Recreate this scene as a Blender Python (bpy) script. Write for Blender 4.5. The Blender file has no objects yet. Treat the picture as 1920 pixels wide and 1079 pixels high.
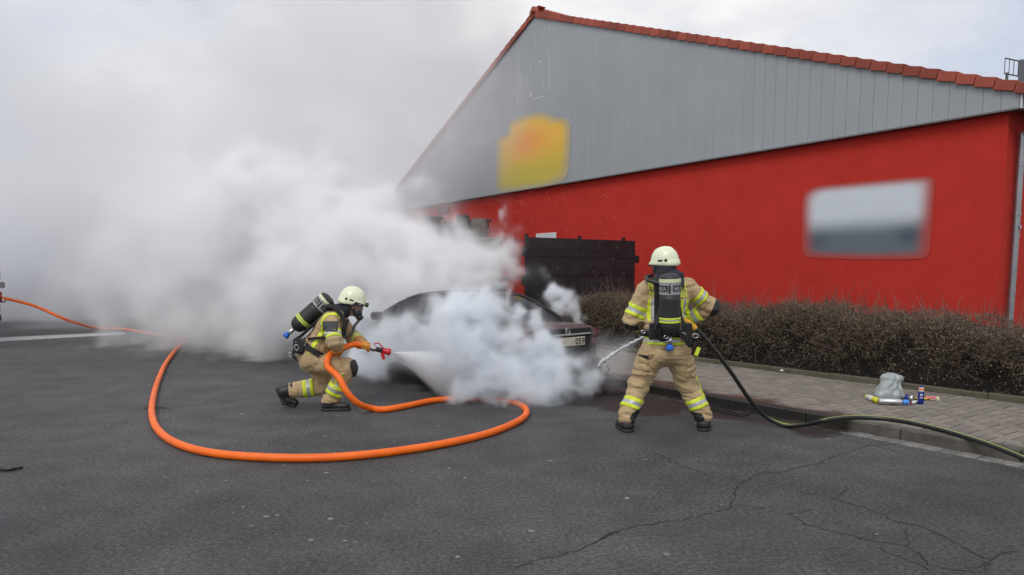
import bpy, bmesh, math, random
import numpy as np
from mathutils import Vector, Matrix

# ------------------------------------------------------------------ camera, sky, sun, exposure
scene = bpy.context.scene
C = scene.collection
R = math.radians
F_PX, PP_Y, HORIZON, EYE = 1330.0, 645.0, 513.0, 1.6      # a 24 mm phone lens, frame cropped from 4:3
PITCH = math.atan((PP_Y - HORIZON) / F_PX)
cam_data = bpy.data.cameras.new('camera')
cam_data.sensor_width = 36.0
cam_data.lens = 36.0 * F_PX / 1920.0
cam_data.shift_y = (PP_Y - 539.5) / 1920.0
cam_data.clip_end = 2000.0
cam = bpy.data.objects.new('camera', cam_data)
cam.location = (0, 0, EYE)
cam.rotation_euler = (R(90) - PITCH, 0, 0)
C.objects.link(cam)
scene.camera = cam

SUN_EL, SUN_AZ = R(48), R(200)          # overcast: a wide soft sun behind the camera
world = bpy.data.worlds.new('World')
scene.world = world
world.use_nodes = True
wn, wl = world.node_tree.nodes, world.node_tree.links
wn.clear()
w_out = wn.new('ShaderNodeOutputWorld'); w_bg = wn.new('ShaderNodeBackground')
w_sky = wn.new('ShaderNodeTexSky'); w_sky.sky_type = 'NISHITA'; w_sky.sun_disc = False
w_sky.sun_elevation = SUN_EL; w_sky.sun_rotation = SUN_AZ
w_co = wn.new('ShaderNodeTexCoord'); w_map = wn.new('ShaderNodeMapping'); w_map.inputs['Scale'].default_value = (1.0, 1.0, 2.2)
w_noise = wn.new('ShaderNodeTexNoise'); w_noise.inputs['Scale'].default_value = 2.3; w_noise.inputs['Detail'].default_value = 6
w_noise.inputs['Roughness'].default_value = 0.55; w_noise.inputs['Distortion'].default_value = 0.4
w_ramp = wn.new('ShaderNodeValToRGB')
w_ramp.color_ramp.elements[0].position = 0.34; w_ramp.color_ramp.elements[0].color = (5.2, 5.6, 6.5, 1)
w_ramp.color_ramp.elements[1].position = 0.68; w_ramp.color_ramp.elements[1].color = (9.2, 9.0, 8.8, 1)
_e = w_ramp.color_ramp.elements.new(0.56); _e.color = (7.5, 7.4, 7.45, 1)
w_mix = wn.new('ShaderNodeMixRGB'); w_mix.inputs[0].default_value = 0.9       # cloud cover over the sky
wl.new(w_co.outputs['Generated'], w_map.inputs[0]); wl.new(w_map.outputs[0], w_noise.inputs['Vector'])
wl.new(w_noise.outputs['Fac'], w_ramp.inputs[0])
wl.new(w_sky.outputs[0], w_mix.inputs[1]); wl.new(w_ramp.outputs[0], w_mix.inputs[2])
wl.new(w_mix.outputs[0], w_bg.inputs[0]); w_bg.inputs[1].default_value = 0.1
wl.new(w_bg.outputs[0], w_out.inputs[0])

sun_data = bpy.data.lights.new('sun', 'SUN'); sun_data.energy = 1.05; sun_data.angle = R(25); sun_data.color = (1, 0.985, 0.96)
sun = bpy.data.objects.new('sun', sun_data); C.objects.link(sun)
_sd = Vector((math.sin(SUN_AZ) * math.cos(SUN_EL), math.cos(SUN_AZ) * math.cos(SUN_EL), math.sin(SUN_EL)))
sun.rotation_euler = _sd.to_track_quat('Z', 'Y').to_euler()

scene.view_settings.view_transform = 'Standard'
scene.view_settings.look = 'None'
scene.view_settings.exposure = 0.3
scene.view_settings.gamma = 1.0
scene.render.engine = 'CYCLES'
cy = scene.cycles
cy.use_denoising = True
cy.use_adaptive_sampling = True; cy.adaptive_threshold = 0.02
cy.max_bounces = 18; cy.diffuse_bounces = 3; cy.glossy_bounces = 3; cy.transmission_bounces = 5; cy.transparent_max_bounces = 24
cy.volume_bounces = 16
cy.volume_step_rate = 3.0; cy.volume_max_steps = 256
cy.sample_clamp_indirect = 6.0

# ------------------------------------------------------------------ frames of reference
_a = R(34.8)
DV = np.array([-math.sin(_a), math.cos(_a), 0.0])     # along the street, the wall and the kerb, away from the camera
NV = np.array([math.cos(_a), math.sin(_a), 0.0])      # across the street, towards the building
def W(a, n, z=0.0):
    """street coordinates (along, across, up) -> world"""
    p = DV * a + NV * n
    return Vector((p[0], p[1], z))
STREET_ROT = math.atan2(DV[1], DV[0])                  # local +X = along the street
def ray(u, v):
    c, s = math.cos(PITCH), math.sin(PITCH); up = (PP_Y - v) / F_PX
    return Vector(((u - 960.0) / F_PX, c + up * s, -s + up * c))
def at(u, v, depth):
    r = ray(u, v); return Vector((0, 0, EYE)) + r * (depth / r.y)
def gnd(u, v, z=0.0):
    r = ray(u, v); return Vector((0, 0, EYE)) + r * ((z - EYE) / r.z)
WALL_N, PAVE_Z = 13.3, 0.12

# ------------------------------------------------------------------ object helpers
def tag(o, label=None, cat=None, group=None, kind=None):
    if label: o['label'] = label
    if cat: o['category'] = cat
    if group: o['group'] = group
    if kind: o['kind'] = kind
    return o
def empty(name, loc=(0, 0, 0), rz=0.0, label=None, cat=None, group=None, rot=None):
    o = bpy.data.objects.new(name, None); C.objects.link(o)
    o.location = loc; o.rotation_euler = rot if rot else (0, 0, rz); o.empty_display_size = 0.1
    return tag(o, label, cat, group)
def link_mesh(name, me, mats, parent=None, loc=None, rot=None, scale=None):
    o = bpy.data.objects.new(name, me); C.objects.link(o)
    if mats is not None and len(me.materials) == 0:
        for m in (mats if isinstance(mats, (list, tuple)) else [mats]): me.materials.append(m)
    if parent: o.parent = parent
    if loc is not None: o.location = loc
    if rot is not None: o.rotation_euler = rot
    if scale is not None: o.scale = scale
    return o
def pydata(name, verts, faces, mats, parent=None, smooth=False, **kw):
    me = bpy.data.meshes.new(name)
    me.from_pydata([tuple(v) for v in verts], [], [tuple(f) for f in faces]); me.update()
    if smooth: me.polygons.foreach_set('use_smooth', [True] * len(me.polygons))
    return link_mesh(name, me, mats, parent, **kw)
class MB:
    """collects shapes into one mesh"""
    def __init__(s): s.v = []; s.f = []; s.m = []; s.sm = []
    def add(s, vs, fs, m=0, smooth=False):
        b = len(s.v); s.v += [tuple(x) for x in vs]
        for f in fs: s.f.append(tuple(i + b for i in f)); s.m.append(m); s.sm.append(smooth)
        return s
    def box(s, lo, hi, m=0, M=None, bev=0.0):
        (x0, y0, z0), (x1, y1, z1) = lo, hi
        if bev > 0:
            b = min(bev, (x1 - x0) * .45, (y1 - y0) * .45, (z1 - z0) * .45)
            vs = []
            idx = {}
            for ix, (x, sx) in enumerate(((x0, 1), (x1, -1))):
                for iy, (y, sy) in enumerate(((y0, 1), (y1, -1))):
                    for iz, (z, sz) in enumerate(((z0, 1), (z1, -1))):
                        for k in range(3):
                            idx[(ix, iy, iz, k)] = len(vs)
                            p = [x + sx * b, y + sy * b, z + sz * b]; p[k] = (x, y, z)[k]; vs.append(p)
            fs = []
            for k in range(3):
                o1, o2 = [(1, 2), (2, 0), (0, 1)][k]
                for e in (0, 1):
                    q = []
                    for (a, c) in ((0, 0), (1, 0), (1, 1), (0, 1)):
                        t = [0, 0, 0]; t[k] = e; t[o1] = a; t[o2] = c; q.append(idx[(*t, k)])
                    fs.append(q if e else q[::-1])
                # bevel along axis k edges
                for a in (0, 1):
                    for c in (0, 1):
                        q = []
                        for (e, kk) in ((0, o1), (1, o1), (1, o2), (0, o2)):
                            t = [0, 0, 0]; t[k] = e; t[o1] = a; t[o2] = c; q.append(idx[(*t, kk)])
                        fs.append(q if (a ^ c) else q[::-1])
            for ix in (0, 1):
                for iy in (0, 1):
                    for iz in (0, 1):
                        q = [idx[(ix, iy, iz, k)] for k in range(3)]
                        fs.append(q if (ix + iy + iz) % 2 else q[::-1])
        else:
            vs = [(x, y, z) for x in (x0, x1) for y in (y0, y1) for z in (z0, z1)]
            fs = [(0, 1, 3, 2), (4, 6, 7, 5), (0, 4, 5, 1), (2, 3, 7, 6), (0, 2, 6, 4), (1, 5, 7, 3)]
        if M is not None: vs = [M @ Vector(v) for v in vs]
        return s.add(vs, fs, m)
    def tube(s, pts, r, n=8, m=0, caps=True, smooth=True):
        pts = [Vector(p) for p in pts]
        rs = r if isinstance(r, (list, tuple)) else [r] * len(pts)
        up = None; rings = []
        for i, p in enumerate(pts):
            t = (pts[min(i + 1, len(pts) - 1)] - pts[max(i - 1, 0)])
            t = t.normalized() if t.length > 1e-9 else Vector((0, 0, 1))
            if up is None:
                up = Vector((0, 0, 1)) if abs(t.z) < 0.9 else Vector((1, 0, 0))
            side = t.cross(up).normalized(); up = side.cross(t).normalized()
            rings.append([p + (side * math.cos(2 * math.pi * k / n) + up * math.sin(2 * math.pi * k / n)) * rs[i] for k in range(n)])
        vs = [v for rg in rings for v in rg]; fs = []
        for i in range(len(pts) - 1):
            for k in range(n):
                k2 = (k + 1) % n
                fs.append((i * n + k, i * n + k2, (i + 1) * n + k2, (i + 1) * n + k))
        s.add(vs, fs, m, smooth)
        if caps:
            s.add(rings[0], [tuple(range(n))[::-1]], m); s.add(rings[-1], [tuple(range(n))], m)
        return s
    def lathe(s, prof, n=16, m=0, M=None, smooth=True, caps=True):
        """prof: (radius, z) pairs"""
        vs = [(r_ * math.cos(2 * math.pi * k / n), r_ * math.sin(2 * math.pi * k / n), z) for (r_, z) in prof for k in range(n)]
        fs = []
        for i in range(len(prof) - 1):
            for k in range(n):
                k2 = (k + 1) % n
                fs.append((i * n + k, i * n + k2, (i + 1) * n + k2, (i + 1) * n + k))
        if caps:
            fs.append(tuple(range(n))[::-1]); fs.append(tuple((len(prof) - 1) * n + k for k in range(n)))
        if M is not None: vs = [M @ Vector(v) for v in vs]
        return s.add(vs, fs, m, smooth)
    def prism(s, poly, h0, h1, m=0, M=None):
        """poly in XY, extruded in Z"""
        n = len(poly)
        vs = [(x, y, h0) for x, y in poly] + [(x, y, h1) for x, y in poly]
        fs = [tuple(range(n))[::-1], tuple(range(n, 2 * n))] + [(k, (k + 1) % n, n + (k + 1) % n, n + k) for k in range(n)]
        if M is not None: vs = [M @ Vector(v) for v in vs]
        return s.add(vs, fs, m)
    def mesh(s, name):
        me = bpy.data.meshes.new(name)
        me.from_pydata(s.v, [], s.f); me.update()
        me.polygons.foreach_set('material_index', s.m); me.polygons.foreach_set('use_smooth', s.sm)
        return me
    def build(s, name, mats, parent=None, **kw):
        return link_mesh(name, s.mesh(name), mats, parent, **kw)
def catmull(pts, per=8):
    P = [Vector(p) for p in pts]; P = [P[0] * 2 - P[1]] + P + [P[-1] * 2 - P[-2]]
    out = []
    for i in range(1, len(P) - 2):
        p0, p1, p2, p3 = P[i - 1:i + 3]
        for k in range(per):
            t = k / per
            out.append(0.5 * ((2 * p1) + (p2 - p0) * t + (2 * p0 - 5 * p1 + 4 * p2 - p3) * t * t + (3 * p1 - p0 - 3 * p2 + p3) * t ** 3))
    out.append(P[-2]); return out
def basis(origin, zdir, xhint=(1, 0, 0)):
    """matrix whose local Z points along zdir"""
    z = Vector(zdir).normalized(); x = Vector(xhint); x = (x - z * x.dot(z))
    if x.length < 1e-5: x = Vector((0, 1, 0)); x = x - z * x.dot(z)
    x.normalize(); y = z.cross(x)
    return Matrix(((x.x, y.x, z.x, origin[0]), (x.y, y.y, z.y, origin[1]), (x.z, y.z, z.z, origin[2]), (0, 0, 0, 1)))

# ------------------------------------------------------------------ materials
def srgb(r, g, b):
    f = lambda c: (c / 255 / 12.92) if c / 255 <= 0.04045 else ((c / 255 + 0.055) / 1.055) ** 2.4
    return (f(r), f(g), f(b))
_mats = {}
def mat(name, col, rough=0.6, metal=0.0, spec=0.5, var=0.0, vscale=8.0, bump=0.0, bscale=60.0, col2=None, obj_var=0.0, alpha=1.0, trans=0.0, coat=0.0, sheen=0.0, detail=5.0, island_var=0.0):
    if name in _mats: return _mats[name]
    m = bpy.data.materials.new(name); m.use_nodes = True; _mats[name] = m
    nt = m.node_tree; N, L = nt.nodes, nt.links
    b = N['Principled BSDF']
    b.inputs['Base Color'].default_value = (*col, 1); b.inputs['Roughness'].default_value = rough
    b.inputs['Metallic'].default_value = metal; b.inputs['Specular IOR Level'].default_value = spec
    b.inputs['Alpha'].default_value = alpha; b.inputs['Transmission Weight'].default_value = trans
    b.inputs['Coat Weight'].default_value = coat; b.inputs['Sheen Weight'].default_value = sheen
    co = N.new('ShaderNodeTexCoord'); out = None
    if var > 0 or col2 is not None:
        nz = N.new('ShaderNodeTexNoise'); nz.inputs['Scale'].default_value = vscale; nz.inputs['Detail'].default_value = detail; nz.inputs['Roughness'].default_value = 0.6
        L.new(co.outputs['Object'], nz.inputs['Vector'])
        rp = N.new('ShaderNodeValToRGB'); rp.color_ramp.elements[0].position = 0.3; rp.color_ramp.elements[1].position = 0.7
        c2 = col2 if col2 is not None else tuple(min(1, c * (1 + var)) for c in col)
        c1 = col if col2 is not None else tuple(c * (1 - var) for c in col)
        rp.color_ramp.elements[0].color = (*c1, 1); rp.color_ramp.elements[1].color = (*c2, 1)
        L.new(nz.outputs['Fac'], rp.inputs[0]); out = rp.outputs[0]
    if obj_var > 0 or island_var > 0:
        if obj_var > 0: oi = N.new('ShaderNodeObjectInfo').outputs['Random']
        else: oi = N.new('ShaderNodeNewGeometry').outputs['Random Per Island']
        mr = N.new('ShaderNodeMapRange'); ov = max(obj_var, island_var); mr.inputs[3].default_value = 1 - ov; mr.inputs[4].default_value = 1 + ov
        L.new(oi, mr.inputs[0])
        mx = N.new('ShaderNodeMixRGB'); mx.blend_type = 'MULTIPLY'; mx.inputs[0].default_value = 1
        if out is not None: L.new(out, mx.inputs[1])
        else: mx.inputs[1].default_value = (*col, 1)
        L.new(mr.outputs[0], mx.inputs[2]); out = mx.outputs[0]
    if out is not None: L.new(out, b.inputs['Base Color'])
    if bump > 0:
        nb = N.new('ShaderNodeTexNoise'); nb.inputs['Scale'].default_value = bscale; nb.inputs['Detail'].default_value = 4
        L.new(co.outputs['Object'], nb.inputs['Vector'])
        bp = N.new('ShaderNodeBump'); bp.inputs['Strength'].default_value = bump; bp.inputs['Distance'].default_value = 0.01
        L.new(nb.outputs['Fac'], bp.inputs['Height']); L.new(bp.outputs[0], b.inputs['Normal'])
    return m
# ------------------------------------------------------------------ ground: road, kerb, pavement
def wet_nodes(nt):
    """0..1: where the extinguishing water has run (world space): round the car and down the gutter to the drain"""
    N, L = nt.nodes, nt.links
    geo = N.new('ShaderNodeNewGeometry')
    nz = N.new('ShaderNodeTexNoise'); nz.inputs['Scale'].default_value = 1.6; nz.inputs['Detail'].default_value = 5
    L.new(geo.outputs['Position'], nz.inputs['Vector'])
    sb = N.new('ShaderNodeVectorMath'); sb.operation = 'SUBTRACT'; sb.inputs[1].default_value = (.5, .5, .5); L.new(nz.outputs['Color'], sb.inputs[0])
    sc = N.new('ShaderNodeVectorMath'); sc.operation = 'SCALE'; sc.inputs['Scale'].default_value = 1.1; L.new(sb.outputs[0], sc.inputs[0])
    ad = N.new('ShaderNodeVectorMath'); ad.operation = 'ADD'; L.new(geo.outputs['Position'], ad.inputs[0]); L.new(sc.outputs[0], ad.inputs[1])
    outs = []
    # two capsules in the ground plane: the gutter, and the pool under the car
    for (a0, n0, a1, n1, r) in ((4.3, 6.75, 9.5, 6.9, .52), (8.2, 5.4, 11.5, 5.4, 1.0), (5.9, 6.1, 7.6, 5.6, .65)):
        mp = N.new('ShaderNodeMapping'); mp.vector_type = 'POINT'
        p0, p1 = W(a0, n0), W(a1, n1); ln = (p1 - p0).length; ang = math.atan2(p1.y - p0.y, p1.x - p0.x)
        mp.vector_type = 'TEXTURE'; mp.inputs['Location'].default_value = p0; mp.inputs['Rotation'].default_value = (0, 0, ang)
        L.new(ad.outputs[0], mp.inputs[0])
        sp = N.new('ShaderNodeSeparateXYZ'); L.new(mp.outputs[0], sp.inputs[0])
        cl = N.new('ShaderNodeClamp'); cl.inputs['Max'].default_value = ln; L.new(sp.outputs[0], cl.inputs[0])
        dx = N.new('ShaderNodeMath'); dx.operation = 'SUBTRACT'; L.new(sp.outputs[0], dx.inputs[0]); L.new(cl.outputs[0], dx.inputs[1])
        cb = N.new('ShaderNodeCombineXYZ'); L.new(dx.outputs[0], cb.inputs[0]); L.new(sp.outputs[1], cb.inputs[1])
        le = N.new('ShaderNodeVectorMath'); le.operation = 'LENGTH'; L.new(cb.outputs[0], le.inputs[0])
        mr = N.new('ShaderNodeMapRange'); mr.inputs[1].default_value = r; mr.inputs[2].default_value = r - .22; L.new(le.outputs['Value'], mr.inputs[0]); outs.append(mr.outputs[0])
    o = outs[0]
    for x in outs[1:]:
        mx = N.new('ShaderNodeMath'); mx.operation = 'MAXIMUM'; L.new(o, mx.inputs[0]); L.new(x, mx.inputs[1]); o = mx.outputs[0]
    return o
def add_wet(m, dark=0.35, tint=(0.9, 0.75, 0.72), rough=0.12):
    nt = m.node_tree; N, L = nt.nodes, nt.links; b = N['Principled BSDF']
    w = wet_nodes(nt)
    mx = N.new('ShaderNodeMixRGB'); mx.blend_type = 'MULTIPLY'; L.new(w, mx.inputs[0])
    src = b.inputs['Base Color'].links[0].from_socket if b.inputs['Base Color'].links else None
    if src: L.new(src, mx.inputs[1])
    else: mx.inputs[1].default_value = b.inputs['Base Color'].default_value
    mx.inputs[2].default_value = (*[dark * t for t in tint], 1); L.new(mx.outputs[0], b.inputs['Base Color'])
    mr = N.new('ShaderNodeMapRange'); mr.inputs[3].default_value = b.inputs['Roughness'].default_value; mr.inputs[4].default_value = rough
    L.new(w, mr.inputs[0]); L.new(mr.outputs[0], b.inputs['Roughness'])
    return m
def asphalt():
    m = bpy.data.materials.new('asphalt'); m.use_nodes = True; nt = m.node_tree; N, L = nt.nodes, nt.links
    b = N['Principled BSDF']; geo = N.new('ShaderNodeNewGeometry'); pos = geo.outputs['Position']
    def noise(sc, det=4, rough=.55):
        n = N.new('ShaderNodeTexNoise'); n.inputs['Scale'].default_value = sc; n.inputs['Detail'].default_value = det; n.inputs['Roughness'].default_value = rough
        L.new(pos, n.inputs['Vector']); return n.outputs['Fac']
    def ramp(src, p0, c0, p1, c1):
        r = N.new('ShaderNodeValToRGB'); r.color_ramp.elements[0].position = p0; r.color_ramp.elements[0].color = (*c0, 1)
        r.color_ramp.elements[1].position = p1; r.color_ramp.elements[1].color = (*c1, 1); L.new(src, r.inputs[0]); return r.outputs[0]
    def mix(kind, f, a, c):
        x = N.new('ShaderNodeMixRGB'); x.blend_type = kind
        if isinstance(f, float): x.inputs[0].default_value = f
        else: L.new(f, x.inputs[0])
        L.new(a, x.inputs[1])
        if isinstance(c, tuple): x.inputs[2].default_value = (*c, 1)
        else: L.new(c, x.inputs[2])
        return x.outputs[0]
    base = ramp(noise(.35, 6, .6), .33, (.056, .057, .059), .68, (.1, .1, .1))
    base = mix('MULTIPLY', .75, base, ramp(noise(2.2, 5), .36, (.74, .74, .75), .64, (1.16, 1.16, 1.17)))
    base = mix('MULTIPLY', 1.0, base, ramp(noise(34, 4, .85), .40, (.5, .5, .5), .62, (1.55, 1.54, 1.52)))      # stone chips in the binder
    base = mix('MULTIPLY', .8, base, ramp(noise(120, 2, .7), .4, (.5, .5, .5), .62, (1.5, 1.5, 1.5)))
    # pale trodden-in spots
    vo = N.new('ShaderNodeTexVoronoi'); vo.inputs['Scale'].default_value = 2.6; L.new(pos, vo.inputs['Vector'])
    sp = N.new('ShaderNodeSeparateXYZ'); L.new(vo.outputs['Color'], sp.inputs[0])
    rad = N.new('ShaderNodeMapRange'); rad.inputs[1].default_value = .3; rad.inputs[2].default_value = 1; rad.inputs[3].default_value = .0; rad.inputs[4].default_value = .075; L.new(sp.outputs[0], rad.inputs[0])
    wob = N.new('ShaderNodeMath'); wob.operation = 'MULTIPLY_ADD'; L.new(noise(40, 2), wob.inputs[0]); wob.inputs[1].default_value = .05; L.new(vo.outputs['Distance'], wob.inputs[2])
    sb = N.new('ShaderNodeMath'); sb.operation = 'SUBTRACT'; L.new(wob.outputs[0], sb.inputs[0]); sb.inputs[1].default_value = .025
    lt = N.new('ShaderNodeMath'); lt.operation = 'LESS_THAN'; L.new(sb.outputs[0], lt.inputs[0]); L.new(rad.outputs[0], lt.inputs[1])
    st = N.new('ShaderNodeMath'); st.operation = 'MULTIPLY'; L.new(lt.outputs[0], st.inputs[0]); L.new(sp.outputs[1], st.inputs[1])
    base = mix('MIX', st.outputs[0], base, (.30, .30, .29))
    L.new(base, b.inputs['Base Color']); b.inputs['Roughness'].default_value = .72; b.inputs['Specular IOR Level'].default_value = .35
    bp = N.new('ShaderNodeBump'); bp.inputs['Strength'].default_value = .8; bp.inputs['Distance'].default_value = .01
    L.new(noise(60, 4, .8), bp.inputs['Height']); L.new(bp.outputs[0], b.inputs['Normal'])
    return add_wet(m, .42, (1, .74, .70), .3)
M_ASPH = asphalt()
def quad_sheet(name, corners, z, m, kind='structure'):
    o = pydata(name, [(p.x, p.y, z) for p in corners], [tuple(range(len(corners)))], m)
    if kind: tag(o, kind=kind)
    return o
quad_sheet('ground', [Vector((-900, -300, 0)), Vector((900, -300, 0)), Vector((900, 1500, 0)), Vector((-900, 1500, 0))], -.012, mat('earth', (.07, .06, .045), .95, var=.3, vscale=.4))
KERB_N = 6.87
road = quad_sheet('road', [W(-30, -14), W(-30, KERB_N + .02), W(90, KERB_N + .02), W(90, -14)], 0.0, M_ASPH)
# cracks: narrow open seams in the asphalt
M_CRACK = mat('crack_filth', (.022, .022, .022), .95)
def ph(pts, ox, oy, s): return [(ox + x / s, oy + y / s) for x, y in pts]
CR = [ph(p, 960, 780, 2) for p in (
    [(0, 575), (100, 540), (240, 508), (330, 470), (380, 440), (470, 415), (640, 390), (740, 370), (820, 350), (835, 300), (845, 260), (930, 220), (1020, 212), (1075, 195), (1150, 180), (1200, 155), (1300, 125), (1350, 110), (1450, 105)],
    [(835, 330), (960, 355), (1040, 372), (1100, 410), (1200, 435), (1340, 468), (1480, 488), (1530, 520), (1560, 560), (1640, 580), (1780, 595)],
    [(1060, 285), (1200, 305), (1300, 340), (1400, 375), (1430, 395), (1520, 412), (1620, 450), (1700, 500), (1790, 540), (1830, 520), (1900, 508)],
    [(500, 125), (560, 150), (640, 190), (740, 225), (745, 240)], [(1470, 420), (1480, 450), (1490, 488)], [(1210, 305), (1235, 300), (1260, 270)], [(1790, 540), (1770, 580), (1780, 598)],
    [(1350, 110), (1420, 130), (1500, 150), (1600, 155)], [(1380, 490), (1400, 510), (1470, 535), (1520, 560), (1570, 585)], [(1090, 80), (1180, 80), (1280, 95), (1340, 115)],
    [(1030, 372), (1100, 362), (1150, 352)], [(330, 470), (345, 450), (400, 430)], [(1720, 575), (1760, 560), (1800, 545)], [(840, 250), (810, 235), (790, 240)])]
CR += [ph([(20, 855), (180, 835), (270, 820), (400, 795), (600, 768), (720, 770), (850, 750), (930, 740)], 0, 440, 2.345), [(0, 745), (90, 740), (200, 733)], [(990, 800), (1050, 793), (1095, 797)]]
rnd = random.Random(3)
for poly in CR:
    g = [gnd(u, v) for u, v in poly]
    pts = []
    for a, b in zip(g[:-1], g[1:]):
        n = max(2, int((b - a).length / .05)); d = (b - a); side = Vector((-d.y, d.x, 0)).normalized()
        for k in range(n): pts.append(a + d * (k / n) + side * rnd.uniform(-.014, .014))
    pts.append(g[-1]); vs, fs = [], []
    for i, p in enumerate(pts):
        d = pts[min(i + 1, len(pts) - 1)] - pts[max(i - 1, 0)]; side = Vector((-d.y, d.x, 0)).normalized()
        w = rnd.uniform(.0015, .0052) * (0.3 if i in (0, len(pts) - 1) else 1)
        vs += [p + side * w, p - side * w]
        if i: fs.append((2 * i - 2, 2 * i - 1, 2 * i + 1, 2 * i))
    pydata('crack', [(v.x, v.y, .004) for v in vs], fs, M_CRACK, road)
M_LINE = mat('worn_road_paint', (.42, .42, .42), .7, var=.35, vscale=6)
quad_sheet('road_marking', [gnd(-140, 648.5), gnd(235, 627.5), gnd(235, 623), gnd(-140, 639.5)], .004, M_LINE)

# kerb: one metre concrete stones
M_KERB = add_wet(mat('kerb_concrete', (.085, .077, .063), .85, var=.35, vscale=7, bump=.35, bscale=45, obj_var=.12), .2, (1, .95, .9), .5)
kerb = quad_sheet('kerb', [W(-30, KERB_N + .01), W(-30, KERB_N + .11), W(90, KERB_N + .11), W(90, KERB_N + .01)], .05, M_KERB)
kb = MB(); kb.box((.004, 0, -.05), (.996, -.12, .12) if False else (.996, .12, .12), bev=.014)
kerb_me = kb.mesh('kerb_stone')
for i in range(-3, 26):
    link_mesh('kerb_stone', kerb_me, M_KERB, kerb, loc=W(2.37 + i, KERB_N + .12, rnd.uniform(-.003, .003)), rot=(0, rnd.uniform(-.002, .002), STREET_ROT + rnd.uniform(-.002, .002)))
# local +Y of a stone points to -N (towards the road)
gt = MB(); gt.box((.003, 0, -.05), (.157, .155, .012), bev=.006); gut_me = gt.mesh('gutter_stone')
M_GUT = add_wet(mat('gutter_stone', (.17, .165, .155), .85, var=.3, vscale=20, bump=.3, obj_var=.25), .3)
for i in range(0, 64):
    link_mesh('gutter_stone', gut_me, M_GUT, kerb, loc=W(1.2 + i * .16, KERB_N - .001, rnd.uniform(-.004, .004)), rot=(0, 0, STREET_ROT))
# pavement
PN0, PN1 = KERB_N + .125, 9.36
M_JOINT = mat('joint_sand', (.016, .014, .011), .95, var=.4, vscale=5)
pavement = quad_sheet('pavement', [W(-30, PN0), W(-30, PN1), W(90, PN1), W(90, PN0)], PAVE_Z - .024, M_JOINT)
M_PAV = add_wet(mat('concrete_paver', (.175, .15, .128), .88, var=.22, vscale=3.0, bump=.3, bscale=90, obj_var=.16, col2=(.225, .198, .172)), .42, (1, .72, .64), .22)
M_PAVI = add_wet(mat('concrete_paver_far', (.175, .15, .128), .88, var=.22, vscale=3.0, bump=.3, bscale=90, island_var=.16, col2=(.225, .198, .172)), .42, (1, .72, .64), .22)
U = .112
cells = []
for i in range(-2, 170):
    for j in range(-1, 40):
        mm = (i - j) % 4
        if mm == 0: c = (i, j, 2, 1)
        elif mm == 3: c = (i, j, 1, 2)
        else: continue
        a0, n0 = 1.0 + c[0] * U, PN0 + c[1] * U; a1, n1 = a0 + c[2] * U, min(PN1, n0 + c[3] * U)
        n0 = max(n0, PN0)
        if n0 > PN1 - .02 or n1 < PN0 + .02: continue
        p = W((a0 + a1) / 2, (n0 + n1) / 2)
        if p.y < 2 or p.x > p.y * .78 or a0 > 17: continue
        cells.append((p.length, a0, a1, n0, n1))
cells.sort()
pv = {}
def paver_box(mb, a0, a1, n0, n1, z):
    g = .0068
    mb.box((-(a1 - a0) / 2 + g, -(n1 - n0) / 2 + g, -.03), ((a1 - a0) / 2 - g, (n1 - n0) / 2 - g, 0), bev=.004,
           M=Matrix.Translation(W((a0 + a1) / 2, (n0 + n1) / 2, z)) @ Matrix.Rotation(STREET_ROT, 4, 'Z'))
far = MB()
for k, (d, a0, a1, n0, n1) in enumerate(cells):
    z = PAVE_Z + rnd.uniform(-.002, .002)
    if k < 300:
        key = (round(a1 - a0, 3), round(n1 - n0, 3))
        if key not in pv:
            mb = MB(); g = .0068; mb.box((-key[0] / 2 + g, -key[1] / 2 + g, -.03), (key[0] / 2 - g, key[1] / 2 - g, 0), bev=.004); pv[key] = mb.mesh('paver')
        link_mesh('paver', pv[key], M_PAV, pavement, loc=W((a0 + a1) / 2, (n0 + n1) / 2, z), rot=(rnd.uniform(-.006, .006), rnd.uniform(-.006, .006), STREET_ROT))
    else: paver_box(far, a0, a1, n0, n1, z)
tag(far.build('distant_paving', M_PAVI, pavement), kind='stuff')
M_EDGE = mat('mossy_edging', (.085, .08, .04), .9, var=.3, vscale=9, bump=.4, bscale=40, col2=(.12, .11, .085), obj_var=.12)
eg = MB(); eg.box((.003, 0, -.05), (.997, .07, .19), bev=.012); eg_me = eg.mesh('edging_stone')
for i in range(-1, 22):
    link_mesh('edging_stone', eg_me, M_EDGE, pavement, loc=W(1.6 + i, PN1 + .075, rnd.uniform(-.006, .006)), rot=(0, 0, STREET_ROT + rnd.uniform(-.004, .004)))
M_SOIL = mat('bed_soil', (.035, .026, .018), .95, var=.4, vscale=6, bump=.8, bscale=25)
quad_sheet('planting_bed', [W(-30, PN1 + .07), W(-30, WALL_N + .02), W(60, WALL_N + .02), W(60, PN1 + .07)], .115, M_SOIL)
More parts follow.
